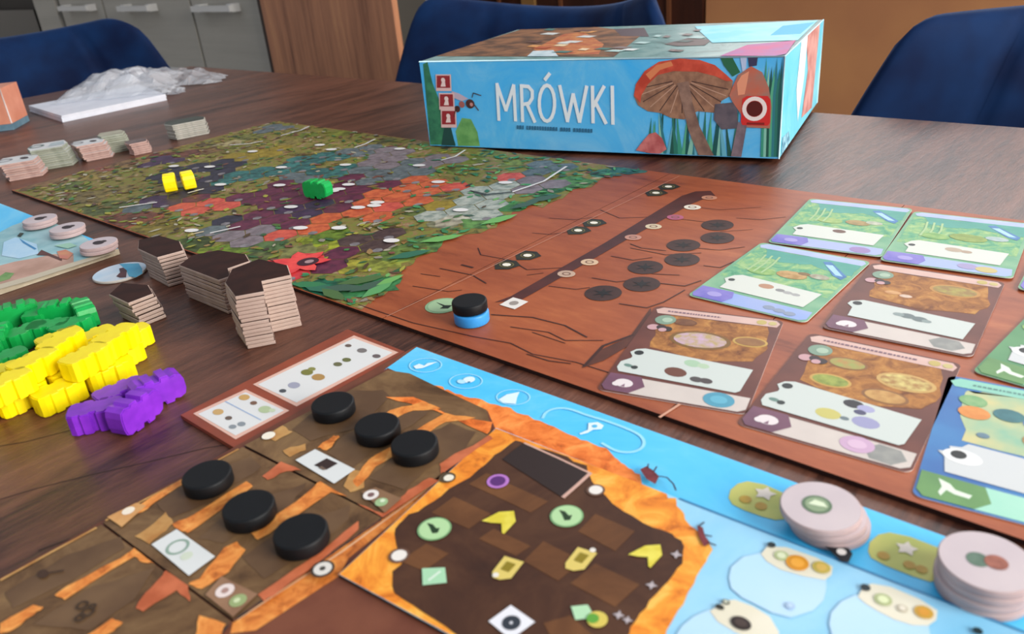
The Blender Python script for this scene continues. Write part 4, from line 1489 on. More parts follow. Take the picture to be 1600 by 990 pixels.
def pond_card(BL, BR, lvl, label, opts):
    t, uv, h = make_card(BL, BR, lvl, label, 'pond', M('#6aa882', '#86b890', 60))
    card_part(t, uv, 'picture', lambda pr: pr.poly(quad(0.03, 0.36, 0.97, 0.90), M_cardgreen))
    card_part(t, uv, 'water_print', lambda pr: pr.poly(wobble([(0.10, 0.90), (0.18, 0.76), (0.40, 0.74), (0.60, 0.78), (0.80, 0.74), (0.97, 0.72), (0.97, 0.90)], 0.02, 3, 5), M('#3f9a8a', '#52a898', 60), 1))
    card_part(t, uv, 'title_strip', lambda pr: pr.poly([(0.05, 0.905), (0.97, 0.905), (0.985, 0.95), (0.95, 0.985), (0.07, 0.985), (0.02, 0.95)], M('#a8b8e0', '#b8c4e4', 60), 1))
    card_part(t, uv, 'feather_print', lambda pr: pr.poly([(0.66, 0.86), (0.72, 0.88), (0.95, 0.70), (0.93, 0.64), (0.84, 0.68)], M('#2f6aa8', '#4a8ac0', 120), 2))
    card_part(t, uv, 'feather_print', lambda pr: pr.poly([(0.70, 0.82), (0.76, 0.83), (0.92, 0.69), (0.86, 0.69)], M('#a8d4e8'), 3))
    for k, c_ in enumerate(opts['blobs']):
        card_part(t, uv, 'plant_print', lambda pr: pr.disc(c_[0], c_[1], M(c_[2], c_[3], 200), 3, 0.6, 12))
    for u in (0.18, 0.24, 0.31):
        card_part(t, uv, 'reed_print', lambda pr: pr.line([(u, 0.52), (u + 0.01, 0.66), (u - 0.01, 0.80)], 0.0012, M('#a8c890'), 3))
    card_part(t, uv, 'text_panel', lambda pr: pr.poly([(0.15, 0.195), (0.88, 0.175), (0.91, 0.39), (0.20, 0.43), (0.14, 0.40), (0.10, 0.33), (0.15, 0.28)], M('#d8dcd2'), 3))
    card_part(t, uv, 'panel_icon', lambda pr: pr.disc((0.165, 0.33), 0.0018, M('#2a3432'), 4))
    for p, r, m in opts['panel']:
        card_part(t, uv, 'panel_symbol', lambda pr: pr.disc(p, r, M(m), 4, 0.7, 12))
    card_part(t, uv, 'footer_strip', lambda pr: pr.poly([(0.05, 0.012), (0.94, 0.012), (0.985, 0.04), (0.975, 0.14), (0.05, 0.165)], M(opts['foot'], '#a9b6de', 20), 1))
    card_part(t, uv, 'badge', lambda pr: pr.poly([(0.04, 0.012), (0.30, 0.012), (0.34, 0.09), (0.30, 0.17), (0.015, 0.17), (0.012, 0.05)], M('#6a62c0', '#8a80cc', 60), 3))
    card_part(t, uv, 'badge_symbol', lambda pr: pr.disc((0.18, 0.09), 0.0040, M('#a49ad8'), 4, 0.7))
    for p, r, m in opts['footi']:
        card_part(t, uv, 'footer_symbol', lambda pr: pr.disc(p, r, M(m), 3, 0.75, 14))
    return t


pond_card((1199, 378), (1374, 401), 2, 'pond card with a mauve footer symbol, topmost of the column by the track', dict(
    blobs=(((0.36, 0.56), 0.008, '#a8c070', '#88b060'), ((0.62, 0.57), 0.0075, '#b0945a', '#98804a'), ((0.76, 0.60), 0.005, '#c8ccb4', '#a8ac98')), foot='#a9b6de',
    panel=(((0.52, 0.36), 0.0040, '#6a4a3c'),), footi=(((0.80, 0.07), 0.0058, '#9a80b8'),)))
pond_card((1074, 461), (1244, 501), 1, 'pond card with a brown shell picture overlapped by the card above it', dict(
    blobs=(((0.30, 0.54), 0.008, '#98bc6a', '#6aa454'), ((0.55, 0.57), 0.0085, '#c8a064', '#a8803c'), ((0.76, 0.62), 0.0055, '#b4b8a0', '#988c74'), ((0.63, 0.62), 0.0035, '#7a5a2a', '#8a6a34')), foot='#8aa8e4',
    panel=(((0.47, 0.34), 0.0042, '#b8886a'), ((0.60, 0.325), 0.0026, '#8a8a88'), ((0.67, 0.315), 0.0026, '#a8a8a6'), ((0.74, 0.31), 0.0024, '#a8a8a6')), footi=(((0.66, 0.08), 0.0030, '#8a98b0'), ((0.75, 0.07), 0.0030, '#8a98b0'), ((0.84, 0.06), 0.0030, '#8a98b0'))))
pond_card((1374, 406), (1573, 434), 2, 'pond card with a green bush picture and a yellow footer symbol', dict(
    blobs=(((0.30, 0.54), 0.008, '#98bc6a', '#6aa454'), ((0.56, 0.58), 0.010, '#7a9440', '#92a850'), ((0.78, 0.62), 0.006, '#b4c4c0', '#9ab4b4')), foot='#a0b8e2',
    panel=(((0.50, 0.335), 0.0045, '#b8a48e'), ((0.60, 0.325), 0.0030, '#b09a84')), footi=(((0.66, 0.09), 0.0050, '#a49ac4'), ((0.80, 0.075), 0.0052, '#c8b878'))))


def shore_card(BL, BR, lvl, label, top, sky, blobs, panel):
    t, uv, h = make_card(BL, BR, lvl, label, 'shore', M(sky[0], sky[1], 22))
    card_part(t, uv, 'picture', lambda pr: pr.poly(wobble([(0.12, 0.86), (0.16, 0.46), (0.98, 0.40), (0.98, 0.90), (0.2, 0.90)], 0.02, 4, 8), M(sky[2], sky[3], 45)))
    card_part(t, uv, 'title_strip', lambda pr: pr.poly([(0.05, 0.905), (0.97, 0.905), (0.985, 0.95), (0.95, 0.985), (0.07, 0.985), (0.02, 0.95)], M(top), 1))
    rnd = random.Random(3)
    card_part(t, uv, 'title_text', lambda pr: text_row(pr, 0.15, 0.75, 0.935, 0.014, M('#5a8a84'), 6, rnd))
    for p, r, m1, m2 in blobs:
        card_part(t, uv, 'picture_spot', lambda pr: pr.disc(p, r, M(m1, m2, 200), 3, 0.85, 16))
    card_part(t, uv, 'text_panel', lambda pr: pr.poly([(0.12, 0.205), (0.9, 0.17), (0.92, 0.40), (0.20, 0.44), (0.17, 0.405), (0.11, 0.395), (0.125, 0.36), (0.06, 0.345), (0.10, 0.31)], M('#d0d4d4'), 3))
    card_part(t, uv, 'panel_icon', lambda pr: (pr.disc((0.185, 0.335), 0.0064, M('#eef0ee'), 4, 0.7, 18), pr.disc((0.165, 0.345), 0.0026, M('#1c2224'), 5)))
    for p, r, m in panel:
        card_part(t, uv, 'panel_symbol', lambda pr: (pr.disc(p, r, M(m), 4, 0.75, 14), pr.disc(p, r * 0.5, M('#e0e8d4'), 5, 0.75, 12)))
    card_part(t, uv, 'footer_strip', lambda pr: pr.poly([(0.05, 0.012), (0.94, 0.012), (0.985, 0.04), (0.985, 0.145), (0.05, 0.175)], M('#a2dcc4', '#aadfc8', 60), 1))
    card_part(t, uv, 'badge', lambda pr: pr.poly([(0.05, 0.012), (0.29, 0.012), (0.36, 0.07), (0.32, 0.165), (0.012, 0.18), (0.012, 0.05)], M('#6a9a5a', '#5e8e54', 60), 3))
    card_part(t, uv, 'badge_symbol', lambda pr: pr.poly([(0.10, 0.15), (0.16, 0.13), (0.19, 0.10), (0.27, 0.09), (0.26, 0.065), (0.19, 0.07), (0.15, 0.085), (0.13, 0.04), (0.115, 0.06), (0.125, 0.10)], M('#e2efdc'), 4))
    return t


shore_card((1424, 773), (1600, 819), 0, 'blue seaside card with orange and teal spots beside the four-chamber burrow card', '#8ccdb8', ('#2f62a8', '#3f86c0', '#86bca0', '#cfc88e'),
           (((0.19, 0.70), 0.0056, '#d8863a', '#e0964a'), ((0.17, 0.80), 0.0050, '#6aa46a', '#8ab47a'), ((0.37, 0.735), 0.0054, '#2f6a72', '#3a7a80'), ((0.53, 0.70), 0.0056, '#3a6aa8', '#5a86ba'), ((0.55, 0.565), 0.0064, '#b8945a', '#a07a48'), ((0.26, 0.53), 0.0022, '#6a8a9a', '#5a7a8a'), ((0.75, 0.55), 0.007, '#c0a468', '#a89058')),
           (((0.68, 0.27), 0.0060, '#a8bc94'),))
shore_card((1519, 580), (1602, 604), 1, 'green card showing only its white panel and green badge beside the crumb burrow card', '#8ccdb8', ('#4a8a5a', '#5f9a68', '#7aae6a', '#98bc74'),
           (((0.12, 0.62), 0.006, '#a8c878', '#7aac58'), ((0.2, 0.75), 0.008, '#5a9a60', '#8abf90')), ())
pond_card((1589, 451), (1680, 466), 2, 'pond card of which only a violet corner shows past the bush card', dict(
    blobs=(((0.3, 0.54), 0.008, '#98bc6a', '#6aa454'),), foot='#a0b8e2', panel=(), footi=()))

# ================================================================== DISCS AND TOKENS
M_blackwood = M('#06080b', '#090c10', 90, 0.55, 0.3)
M_bluewood = M('#2f8ad0', '#3a96da', 90, 0.4, 0.4)
_disc_mesh = {}


def disc_mesh(r, h, m, key, mtop=None):
    if key not in _disc_mesh:
        mb = MB()
        c_ = h * 0.14
        mb.lathe((0, 0, 0), [(r - c_, 0), (r - c_ * 0.3, c_ * 0.3), (r, c_), (r, h - c_), (r - c_ * 0.3, h - c_ * 0.3), (r - c_, h)], m, 48, mtop)
        _disc_mesh[key] = mb.mesh(key)
    return _disc_mesh[key]


def put_disc(name, me, loc, label, cat, group=None):
    o = bpy.data.objects.new(name, me)
    COL.objects.link(o)
    o.location = loc
    return tag(o, label, cat, group)


bd = disc_mesh(0.0092, 0.0056, M_blackwood, 'black_disc')
for (x, y), lab in (((523, 645), 'black wooden disc in the tunnel chamber touching the reference strip'), ((592, 680), 'black wooden disc in the middle tunnel chamber above the dark-picture plate'), ((650, 709), 'black wooden disc in the tunnel chamber next to the nest'),
                    ((328, 758), 'black wooden disc at the outer table-side edge of the tunnels'), ((393, 808), 'black wooden disc between the two long orange ridges of the tunnels'), ((474, 848), 'black wooden disc in the tunnel next to the pale green-circle plate and nest rail')):
    put_disc('wooden_disc', bd, P(x, y, HT + 0.00022), lab, 'disc', 'black discs in the tunnels')
p = P(738, 502, HM)
p2 = put_disc('wooden_disc', disc_mesh(0.0092, 0.0062, M_bluewood, 'blue_disc'), p + UZ * 0.0001, 'blue wooden disc under the black one at the start of the track', 'disc')
put_disc('wooden_disc', bd, p + UZ * 0.0064 + Vector((-0.0004, 0.001, 0)), 'black wooden disc on top of the blue disc at the track start', 'disc')

M_tok = M('#c4b6ba', '#ccbec0', 40, 0.4)
M_tok_edge = M('#c0aaa8', '#b29a98', 60, 0.6)
tk = disc_mesh(0.0124, 0.0026, M_tok_edge, 'round_token', M_tok)


ORD = ['top ', 'second ', 'third ', 'fourth ', 'fifth ', 'sixth ', 'seventh ', 'eighth ', 'ninth ', 'tenth ', 'eleventh ', 'twelfth ', 'thirteenth ', 'fourteenth ', 'fifteenth ', 'sixteenth ']


def token_stack(px, n, labels, h0, grp, shifts, draw):
    b = P(px[0], px[1], h0)
    for k in range(n):
        top = k == n - 1
        c_ = b + UZ * (0.0003 + k * 0.00262) + Vector((shifts[k][0], shifts[k][1], 0))
        t = thing('round_token', c_, labels[1] if top else ORD[n - 1 - k] + labels[0], 'token', grp)
        o = bpy.data.objects.new('token_disc', tk)
        COL.objects.link(o)
        o.parent = t
        if top:
            pr = Print(lambda x, y: Vector((c_.x + x, c_.y + y, c_.z + 0.0026)), lift=0.00008)
            draw(pr)
            pr.build('token_symbol', t)


def sym_green(pr):
    pr.disc((-0.001, 0.0005), 0.0046, M('#5c7658'), 0)
    pr.disc((-0.001, 0.0005), 0.0036, M('#8aa07c'), 1)
    pr.poly([(-0.0036, 0.0012), (-0.0008, 0.0028), (0.0014, 0.0008), (0.0016, -0.0016), (-0.001, -0.0004)], M('#dce8c8'), 2)


def sym_pair(pr):
    pr.disc((-0.0022, 0.0006), 0.0030, M('#5f7a68', '#486452', 300), 0)
    pr.disc((0.0020, -0.0012), 0.0030, M('#a86450', '#8a4c3c', 300), 1)


token_stack((1284, 822), 3, ('pale round token counted down from the green-marked one on the sky strip', 'pale pinkish round token with a green circle symbol on the sky strip'), HP, 'pale round tokens stacked on the player board',
            ((0.0022, 0.0), (0.0010, 0.0002), (-0.0008, 0.0006)), sym_green)
token_stack((1533, 921), 4, ('pale round token counted down from the one marked green and red', 'pale pinkish round token with green and red symbol on the tallest token stack'), HP, 'pale round tokens stacked on the player board',
            ((0.0, 0.0), (-0.0004, 0.0002), (0.0003, 0.0), (0.0, 0.0003)), sym_pair)

# ================================================================== GAME BOX
HB0 = 0.0036
BH = 0.0775
bx0, bx1 = P(672, 227, HB0), P(1217, 248, HB0)
bu = (bx1 - bx0).normalized()
bv = UZ.cross(bu)
BWD, BDP = (bx1 - bx0).length, 0.205
boxt = thing('board_game_box', (bx0 + bx1) / 2 + bv * (BDP / 2), 'blue board game box with white title MRÓWKI and red mushrooms', 'game box')
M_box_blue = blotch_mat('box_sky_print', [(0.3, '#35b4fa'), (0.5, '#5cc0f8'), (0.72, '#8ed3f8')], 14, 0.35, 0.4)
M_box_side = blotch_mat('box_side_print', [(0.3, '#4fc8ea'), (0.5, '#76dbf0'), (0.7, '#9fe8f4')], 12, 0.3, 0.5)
M_box_top = blotch_mat('box_lid_print', [(0.3, '#5d7a78'), (0.45, '#7ea6a4'), (0.6, '#9ab8b4'), (0.72, '#d8dcd6')], 30, 0.3, 0.5)
mb = MB()
qb = [bx0, bx1, bx1 + bv * BDP, bx0 + bv * BDP]
mb.add(qb + [p + UZ * BH for p in qb], [[3, 2, 1, 0]], M('#3a5a70'))
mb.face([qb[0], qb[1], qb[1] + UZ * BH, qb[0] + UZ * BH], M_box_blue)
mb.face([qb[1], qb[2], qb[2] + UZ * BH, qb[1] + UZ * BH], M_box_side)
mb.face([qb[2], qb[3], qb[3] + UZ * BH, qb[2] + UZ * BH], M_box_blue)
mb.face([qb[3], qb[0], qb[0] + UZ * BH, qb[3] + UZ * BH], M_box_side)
mb.face([p + UZ * BH for p in qb], M_box_top)
mb.build('box_lid', boxt)


def boxfront(x, y):
    w = on_plane(x, y, bx0, bv)
    w.z = min(max(w.z, T + HB0 + 0.0006), T + HB0 + BH - 0.0004)
    s_ = min(max((w - bx0).dot(bu), 0.0004), BWD - 0.0004)
    return Vector((bx0.x + bu.x * s_, bx0.y + bu.y * s_, w.z))


def boxtop(x, y):
    w = P(x, y, HB0 + BH)
    a_ = min(max((w - bx0).dot(bu), 0.0005), BWD - 0.0005)
    b_ = min(max((w - bx0).dot(bv), 0.0005), BDP - 0.0005)
    return bx0 + bu * a_ + bv * b_ + UZ * BH


def boxside(x, y):
    w = on_plane(x, y, bx1, bu)
    b_ = min(max((w - bx1).dot(bv), 0.0005), BDP - 0.0005)
    z_ = min(max(w.z, T + HB0 + 0.0005), T + HB0 + BH - 0.0005)
    return Vector((bx1.x + bv.x * b_, bx1.y + bv.y * b_, z_))


def bprint(name, fn, nrm, draw, lift=0.00012, zf=None):
    pr = Print(fn, nrm, lift)
    pr.q = zf
    draw(pr)
    return pr.build(name, boxt)


FN = -bv
# grass and leaves
zm = Z(980, 80, 5.824)
bprint('leaf_print', boxfront, FN, lambda pr: pr.poly([(661, 100), (668, 96), (676, 130), (690, 165), (704, 200), (712, 226), (672, 226)], M('#2b6a50', '#3f8a62', 120)))
bprint('leaf_print', boxfront, FN, lambda pr: pr.poly([(716, 228), (712, 205), (722, 184), (736, 186), (746, 206), (750, 228)], M('#5f9a56', '#7ab468', 120)))
bprint('leaf_print', boxfront, FN, lambda pr: pr.poly([(690, 228), (694, 200), (704, 196), (712, 228)], M('#1f4a44')), 0.0002)
gr = random.Random(5)
gcols = ['#2f7a6a', '#3f9a80', '#5ab08a', '#1f5a58', '#8ac8b4', '#347f8a', '#6ab4c8', '#245a50']
for k in range(26):
    x0 = 190 + k * 32 + gr.uniform(-8, 8)
    lean = gr.uniform(-60, 60)
    topy = gr.uniform(430, 640)
    bprint('grass_blade', boxfront, FN, lambda pr: pr.poly([(x0 - 22, 960), (x0 + 22, 960), (x0 + 10 + lean * 0.6, (960 + topy) / 2), (x0 + lean, topy), (x0 - 14 + lean * 0.5, (960 + topy) / 2)], M(gcols[k % 8])), 0.00015 + k * 0.000004, zm)
for k in range(9):
    x0 = 1240 + k * 24
    bprint('grass_blade', boxfront, FN, lambda pr: pr.poly([(x0 - 26, 960), (x0 + 12, 960), (x0 + 26 + k * 2, 500), (x0 + 30, gr.uniform(40, 160)), (x0 - 10, 400)], M(gcols[(k * 3 + 1) % 8])), 0.00026 + k * 0.000004, zm)
for pts, c_ in (([(850, 40), (960, 40), (1030, 190), (960, 230), (880, 130)], '#2a6a4a'), ([(1030, 40), (1090, 40), (1080, 170), (1050, 190)], '#b8c8e8'), ([(1100, 30), (1190, 30), (1180, 130), (1110, 140)], '#3c3a5a')):
    bprint('leaf_print', boxfront, FN, lambda pr: pr.poly(pts, M(c_)), 0.0003, zm)
# big mushroom
bprint('mushroom_gills', boxfront, FN, lambda pr: pr.poly([(62, 410), (95, 300), (200, 210), (420, 160), (700, 180), (900, 220), (962, 270), (950, 400), (860, 450), (820, 560), (640, 545), (520, 620), (400, 605), (300, 560), (190, 545), (100, 490)], M('#86614e', '#a67c62', 160)), 0.00034, zm)
for k in range(13):
    a0 = math.pi * (0.02 + 0.96 * k / 12)
    x1_, y1_ = 500 - 420 * math.cos(a0), 330 + 240 * math.sin(a0)
    bprint('gill_line', boxfront, FN, lambda pr: pr.line([(500 - 90 * math.cos(a0), 270 + 50 * math.sin(a0)), (x1_, min(y1_, 560))], 0.0007, M('#c09a84' if k % 2 else '#4a3430')), 0.00038, zm)
bprint('mushroom_cap', boxfront, FN, lambda pr: pr.poly([(62, 400), (80, 300), (160, 180), (290, 95), (480, 58), (660, 78), (800, 125), (900, 210), (965, 270), (900, 270), (800, 225), (640, 185), (420, 180), (280, 215), (190, 300), (130, 400), (120, 470)], M('#b8402e', '#d85a44', 100)), 0.00042, zm)
bprint('cap_highlight', boxfront, FN, lambda pr: pr.poly([(170, 210), (270, 125), (400, 90), (420, 130), (300, 170), (210, 260)], M('#dd8458')), 0.00046, zm)
bprint('mushroom_stem', boxfront, FN, lambda pr: pr.poly([(455, 290), (560, 270), (600, 480), (660, 680), (790, 962), (650, 962), (560, 720), (500, 480)], M('#7a5e54', '#9a7a6a', 120)), 0.0005, zm)
# dark leaf and second mushroom with the red badge
bprint('leaf_print', boxfront, FN, lambda pr: pr.poly([(800, 480), (1000, 460), (1010, 700), (860, 710), (790, 620)], M('#54505a', '#6a6068', 120)), 0.0005, zm)
bprint('mushroom_cap', boxfront, FN, lambda pr: pr.poly([(930, 400), (970, 300), (1010, 215), (1130, 135), (1230, 190), (1290, 330), (1315, 500), (1300, 700), (1080, 690), (1030, 560), (960, 460)], M('#c46a54', '#a8786a', 90)), 0.00056, zm)
bprint('cap_highlight', boxfront, FN, lambda pr: pr.poly([(1000, 290), (1040, 220), (1110, 180), (1090, 300), (1070, 390), (1010, 400)], M('#e89a7a')), 0.0006, zm)
bprint('mushroom_stem', boxfront, FN, lambda pr: pr.poly([(1010, 640), (1090, 670), (1040, 962), (945, 962), (985, 760)], M('#6a5a64', '#8a7880', 120)), 0.0006, zm)
bprint('red_badge', boxfront, FN, lambda pr: pr.poly([(1050, 430), (1090, 405), (1280, 405), (1305, 440), (1300, 650), (1280, 675), (1050, 670), (1035, 640)], M('#d6302e')), 0.00066, zm)
bprint('badge_ring', boxfront, FN, lambda pr: (pr.ring((1160, 522), 0.0094, 0.0031, M('#f4e8e4'), 0), pr.disc((1160, 522), 0.0060, M('#5a1a18'), 0)), 0.00072, zm)
bprint('badge_caption', boxfront, FN, lambda pr: pr.poly([(1090, 645), (1250, 648), (1250, 668), (1090, 665)], M('#8a2220')), 0.00072, zm)
bprint('mushroom_cap', boxfront, FN, lambda pr: pr.poly([(80, 900), (140, 820), (200, 752), (260, 735), (320, 790), (360, 890), (300, 930), (220, 935)], M('#b85a5a', '#d8807c', 120)), 0.0005, zm)
# three red badges and the ant at the left
for k, (x, y, w_, h_) in enumerate(((693, 128, 12, 12), (698, 157, 12, 12), (701, 184, 12, 13))):
    bprint('red_badge', boxfront, FN, lambda pr: (pr.poly([(x - w_, y - h_), (x + w_, y - h_), (x + w_ + 1, y + h_ + 2), (x - w_ + 1, y + h_ + 2)], M('#e8c0bc')), pr.poly([(x - w_ + 2, y - h_ + 2), (x + w_ - 2, y - h_ + 2), (x + w_ - 1, y + h_ - 3), (x - w_ + 2, y + h_ - 3)], M('#9c2a30'), 1),
                                                  pr.disc((x, y - 3), 0.0022, M('#f2d8d2'), 2), pr.poly([(x - 4, y + 7), (x - 2, y), (x + 3, y), (x + 4, y + 7)], M('#f2d8d2'), 2)), 0.0005)
M_ant = M('#3a1e1c', '#5a302c', 200)
bprint('ant_print', boxfront, FN, lambda pr: (pr.disc((735, 162), 0.0046, M_ant, 0, 0.9), pr.disc((722, 163), 0.0030, M('#a8605a'), 0), pr.disc((715, 170), 0.0030, M_ant, 0), pr.disc((737, 163), 0.0017, M('#c88a84'), 1),
                                              pr.line([(738, 152), (740, 145), (752, 149)], 0.0008, M_ant, 1), pr.line([(742, 164), (748, 172)], 0.0010, M_ant, 1), pr.line([(712, 172), (710, 182)], 0.0010, M_ant, 1)), 0.0005)
bprint('wing_print', boxfront, FN, lambda pr: pr.poly([(706, 142), (718, 146), (732, 154), (722, 158), (708, 152)], M('#c8b4c4')), 0.00045)
# the title, stroke by stroke, one part per letter
M_title = M('#eef6fb', None, rough=0.35)
letters = {'M': [[(777, 131), (780, 187)], [(777, 131), (791, 172), (803, 133)], [(803, 133), (806, 188)]],
           'R': [[(815, 133), (817, 189)], [(815, 134), (826, 135), (832, 142), (832, 153), (827, 161), (817, 163)], [(824, 163), (836, 190)]],
           'O': [[(855 + 12 * math.sin(t * math.pi / 9), 161 - 28 * math.cos(t * math.pi / 9)) for t in range(19)], [(852, 124), (859, 115)]],
           'W': [[(875, 134), (887, 189), (896, 147), (906, 190), (917, 135)]],
           'K': [[(926, 135), (927, 191)], [(944, 135), (928, 165)], [(931, 160), (947, 192)]],
           'I': [[(957, 135), (958, 193)]]}
for k, strokes in letters.items():
    bprint('title_letter', boxfront, FN, lambda pr: [pr.line(s_, 0.0031, M_title) for s_ in strokes], 0.0005)
# unreadably small author line under the title
rnd = random.Random(4)
x = 808.0
while x < 924:
    w_ = rnd.choice((2.2, 3.0, 3.4))
    gap = 4.5 if rnd.random() < 0.12 else 1.4
    y = 198 + (x - 808) * 0.05
    bprint('subtitle_mark', boxfront, FN, lambda pr: pr.poly([(x, y - 2.6), (x + w_, y - 2.6), (x + w_, y + 3.4), (x, y + 3.4)], M('#2f6d92')), 0.0005)
    x += w_ + gap
# lid top
zt_ = Z(660, 30, 2.54)
lidz = 0.00015
for nm, pts, m in (('lid_picture', [(10, 148), (180, 95), (420, 32), (700, 28), (880, 55), (760, 150)], M('#5a4030', '#9a6a48', 60)),
                   ('lid_picture', [(440, 120), (560, 60), (640, 50), (720, 100), (700, 140), (480, 140)], M('#d08a50', '#b0583c', 90)),
                   ('lid_picture', [(760, 40), (880, 35), (900, 70), (790, 68)], M('#5a4a50')),
                   ('lid_picture', [(960, 100), (1060, 75), (1150, 82), (1120, 105), (1010, 108)], M('#6a5854')),
                   ('lid_picture', [(1080, 30), (1570, 5), (1490, 85), (1150, 95)], M('#7fdcf2', '#a4e6f4', 30)),
                   ('lid_picture', [(1430, 28), (1555, 14), (1500, 60), (1380, 66)], M('#18b4f0')),
                   ('lid_picture', [(1180, 148), (1290, 104), (1482, 86), (1450, 140), (1400, 150)], M('#c8407e', '#a85a9c', 40)),
                   ('lid_picture', [(415, 150), (440, 128), (520, 125), (540, 150)], M('#d8e4e8', '#a8c4cc', 90))):
    lidz += 0.00005
    bprint(nm, boxtop, UZ, lambda pr: pr.poly(pts, m), lidz, zt_)
lr = random.Random(17)
for k in range(26):
    x_, y_ = lr.uniform(430, 1120), lr.uniform(40, 132)
    w_ = lr.uniform(16, 46)
    c_ = lr.choice(('#e0a060', '#b85c3c', '#f0d8b0', '#6a4a44', '#d8dcd8', '#4f7a74') if x_ < 760 else ('#e4e8e4', '#5a6a66', '#8a7a78', '#b8d4d0', '#6a5854'))
    bprint('lid_speck', boxtop, UZ, lambda pr: pr.poly([(x_ - w_, y_ + 3), (x_ - w_ * 0.2, y_ - 4), (x_ + w_, y_ - 2), (x_ + w_ * 0.3, y_ + 5)], M(c_)), lidz + 0.00005 + k * 0.000004, zt_)
# side picture
for nm, pts, m in (('side_picture', [(1260, 52), (1281, 36), (1268, 168), (1252, 184), (1262, 110)], M('#d8a49c', '#b87a74', 60)), ('side_picture', [(1252, 62), (1262, 52), (1256, 120), (1246, 190), (1244, 140)], M('#e6f2f2')),
                   ('side_picture', [(1222, 215), (1232, 205), (1234, 232), (1220, 244)], M('#3a7a98', '#a8dcec', 200))):
    bprint(nm, boxside, bu, lambda pr: pr.poly(pts, m), 0.0002)
# pale worn edges
for a_, b_ in ((qb[0] + UZ * BH, qb[1] + UZ * BH), (qb[1] + UZ * BH, qb[2] + UZ * BH), (qb[1], qb[1] + UZ * BH), (qb[2], qb[2] + UZ * BH)):
    mb = MB()
    mb.tube([a_, b_], 0.0006, M('#c4e8f4'), 6)
    mb.build('worn_edge', boxt)

# ================================================================== CARDBOARD TILES
M_tile_side = M('#a89084', '#b8a296', 60, 0.75, 0.2)
M_tile_dark = M('#8a7468', '#a08a7c', 300, 0.75, 0.2)
M_tile_top = M('#2a140f', '#371c15', 90, 0.6, 0.2)
M_tile_white = M('#dcdcda', '#cfd0d0', 60, 0.45)
M_tile_green = M('#8f9484', '#a2a596', 200, 0.7, 0.2)
TH = 0.00215


def twin_hex(s):
    r3 = 0.8660254 * s
    return [(-s / 2, -r3), (s / 2, -r3), (s, 0), (2 * s, 0), (2.5 * s, r3), (2 * s, 2 * r3), (s, 2 * r3), (s / 2, r3), (-s / 2, r3), (-s, 0)]


def one_hex(s, k=1.0):
    r3 = 0.8660254 * s * k
    return [(-s / 2, -r3), (s / 2, -r3), (s * 0.64, 0), (s / 2, r3), (-s / 2, r3), (-s * 0.64, 0)]


_tile_mesh = {}


def tile_mesh(key, outline, side, top):
    if key not in _tile_mesh:
        mb = MB()
        mb.prism([Vector((x, y, 0)) for x, y in outline], UZ * (TH - 0.00012), side, top, chamfer=0.00045)
        _tile_mesh[key] = mb.mesh('tile')
    return _tile_mesh[key]


def tile_stack(L, Rr, n, s, key, outline, side, top, what, shift=(0, 0), jit=0.0005, seed=0, symbol=None, z0=0.0, group=None, kdep=0.7):
    """front edge of the lowest tile runs from pixel L to pixel R on the table"""
    a, b = P(L[0], L[1], z0), P(Rr[0], Rr[1], z0)
    d = (b - a).normalized()
    back = UZ.cross(d)
    c_ = (a + b) / 2 + back * (0.8660254 * s * kdep)
    yaw = math.atan2(d.y, d.x)
    me = tile_mesh(key, outline, side, top)
    rnd = random.Random(seed)
    for k in range(n):
        o = bpy.data.objects.new('hexagon_tile', me)
        COL.objects.link(o)
        j = jit if k else 0
        o.location = c_ + UZ * (0.0001 + k * TH) + d * (shift[0] * k + rnd.uniform(-j, j)) + back * (shift[1] * k + rnd.uniform(-j, j))
        o.rotation_euler.z = yaw + rnd.uniform(-1, 1) * j * 12
        tag(o, ORD[n - 1 - k] + 'tile from the top of ' + what, 'tile', group or what)
        last = o
    if symbol:
        # the top tile shows a printed face: make it a thing with a print part
        pr = Print(lambda x, y: last.location + UZ * (TH) + d * x + back * y, lift=0.0)
        symbol(pr, s)
        pr.mb.v = [last.rotation_euler.to_matrix().inverted() @ (p - last.location) for p in pr.mb.v]
        me2 = pr.mb.mesh('tile_symbol')
        so = bpy.data.objects.new('tile_symbol', me2)
        COL.objects.link(so)
        so.parent = last
    return last


SH = 0.0168


def tile_stack_top(top_px, n, what, lean=(0.0, 0.0), seed=0):
    """stack whose top outline is known; lean = sideways step of each lower tile along E1 and E2"""
    hz = n * TH
    w = [P(x, y, hz) for x, y in top_px]
    c_ = sum(w, Vector()) / len(w)
    me = tile_mesh('stack%d' % seed, [(p.x - c_.x, p.y - c_.y) for p in w], M_tile_side, M_tile_top)
    rnd = random.Random(seed)
    for k in range(n):
        o = bpy.data.objects.new('hexagon_tile', me)
        COL.objects.link(o)
        dn = n - 1 - k
        j = 0.0004
        o.location = Vector((c_.x, c_.y, T + 0.0001 + k * TH)) + E1 * (lean[0] * dn + rnd.uniform(-j, j)) + E2 * (lean[1] * dn + rnd.uniform(-j, j))
        o.rotation_euler.z = rnd.uniform(-0.015, 0.015)
        tag(o, ORD[dn] + 'tile from the top of ' + what, 'tile', what)


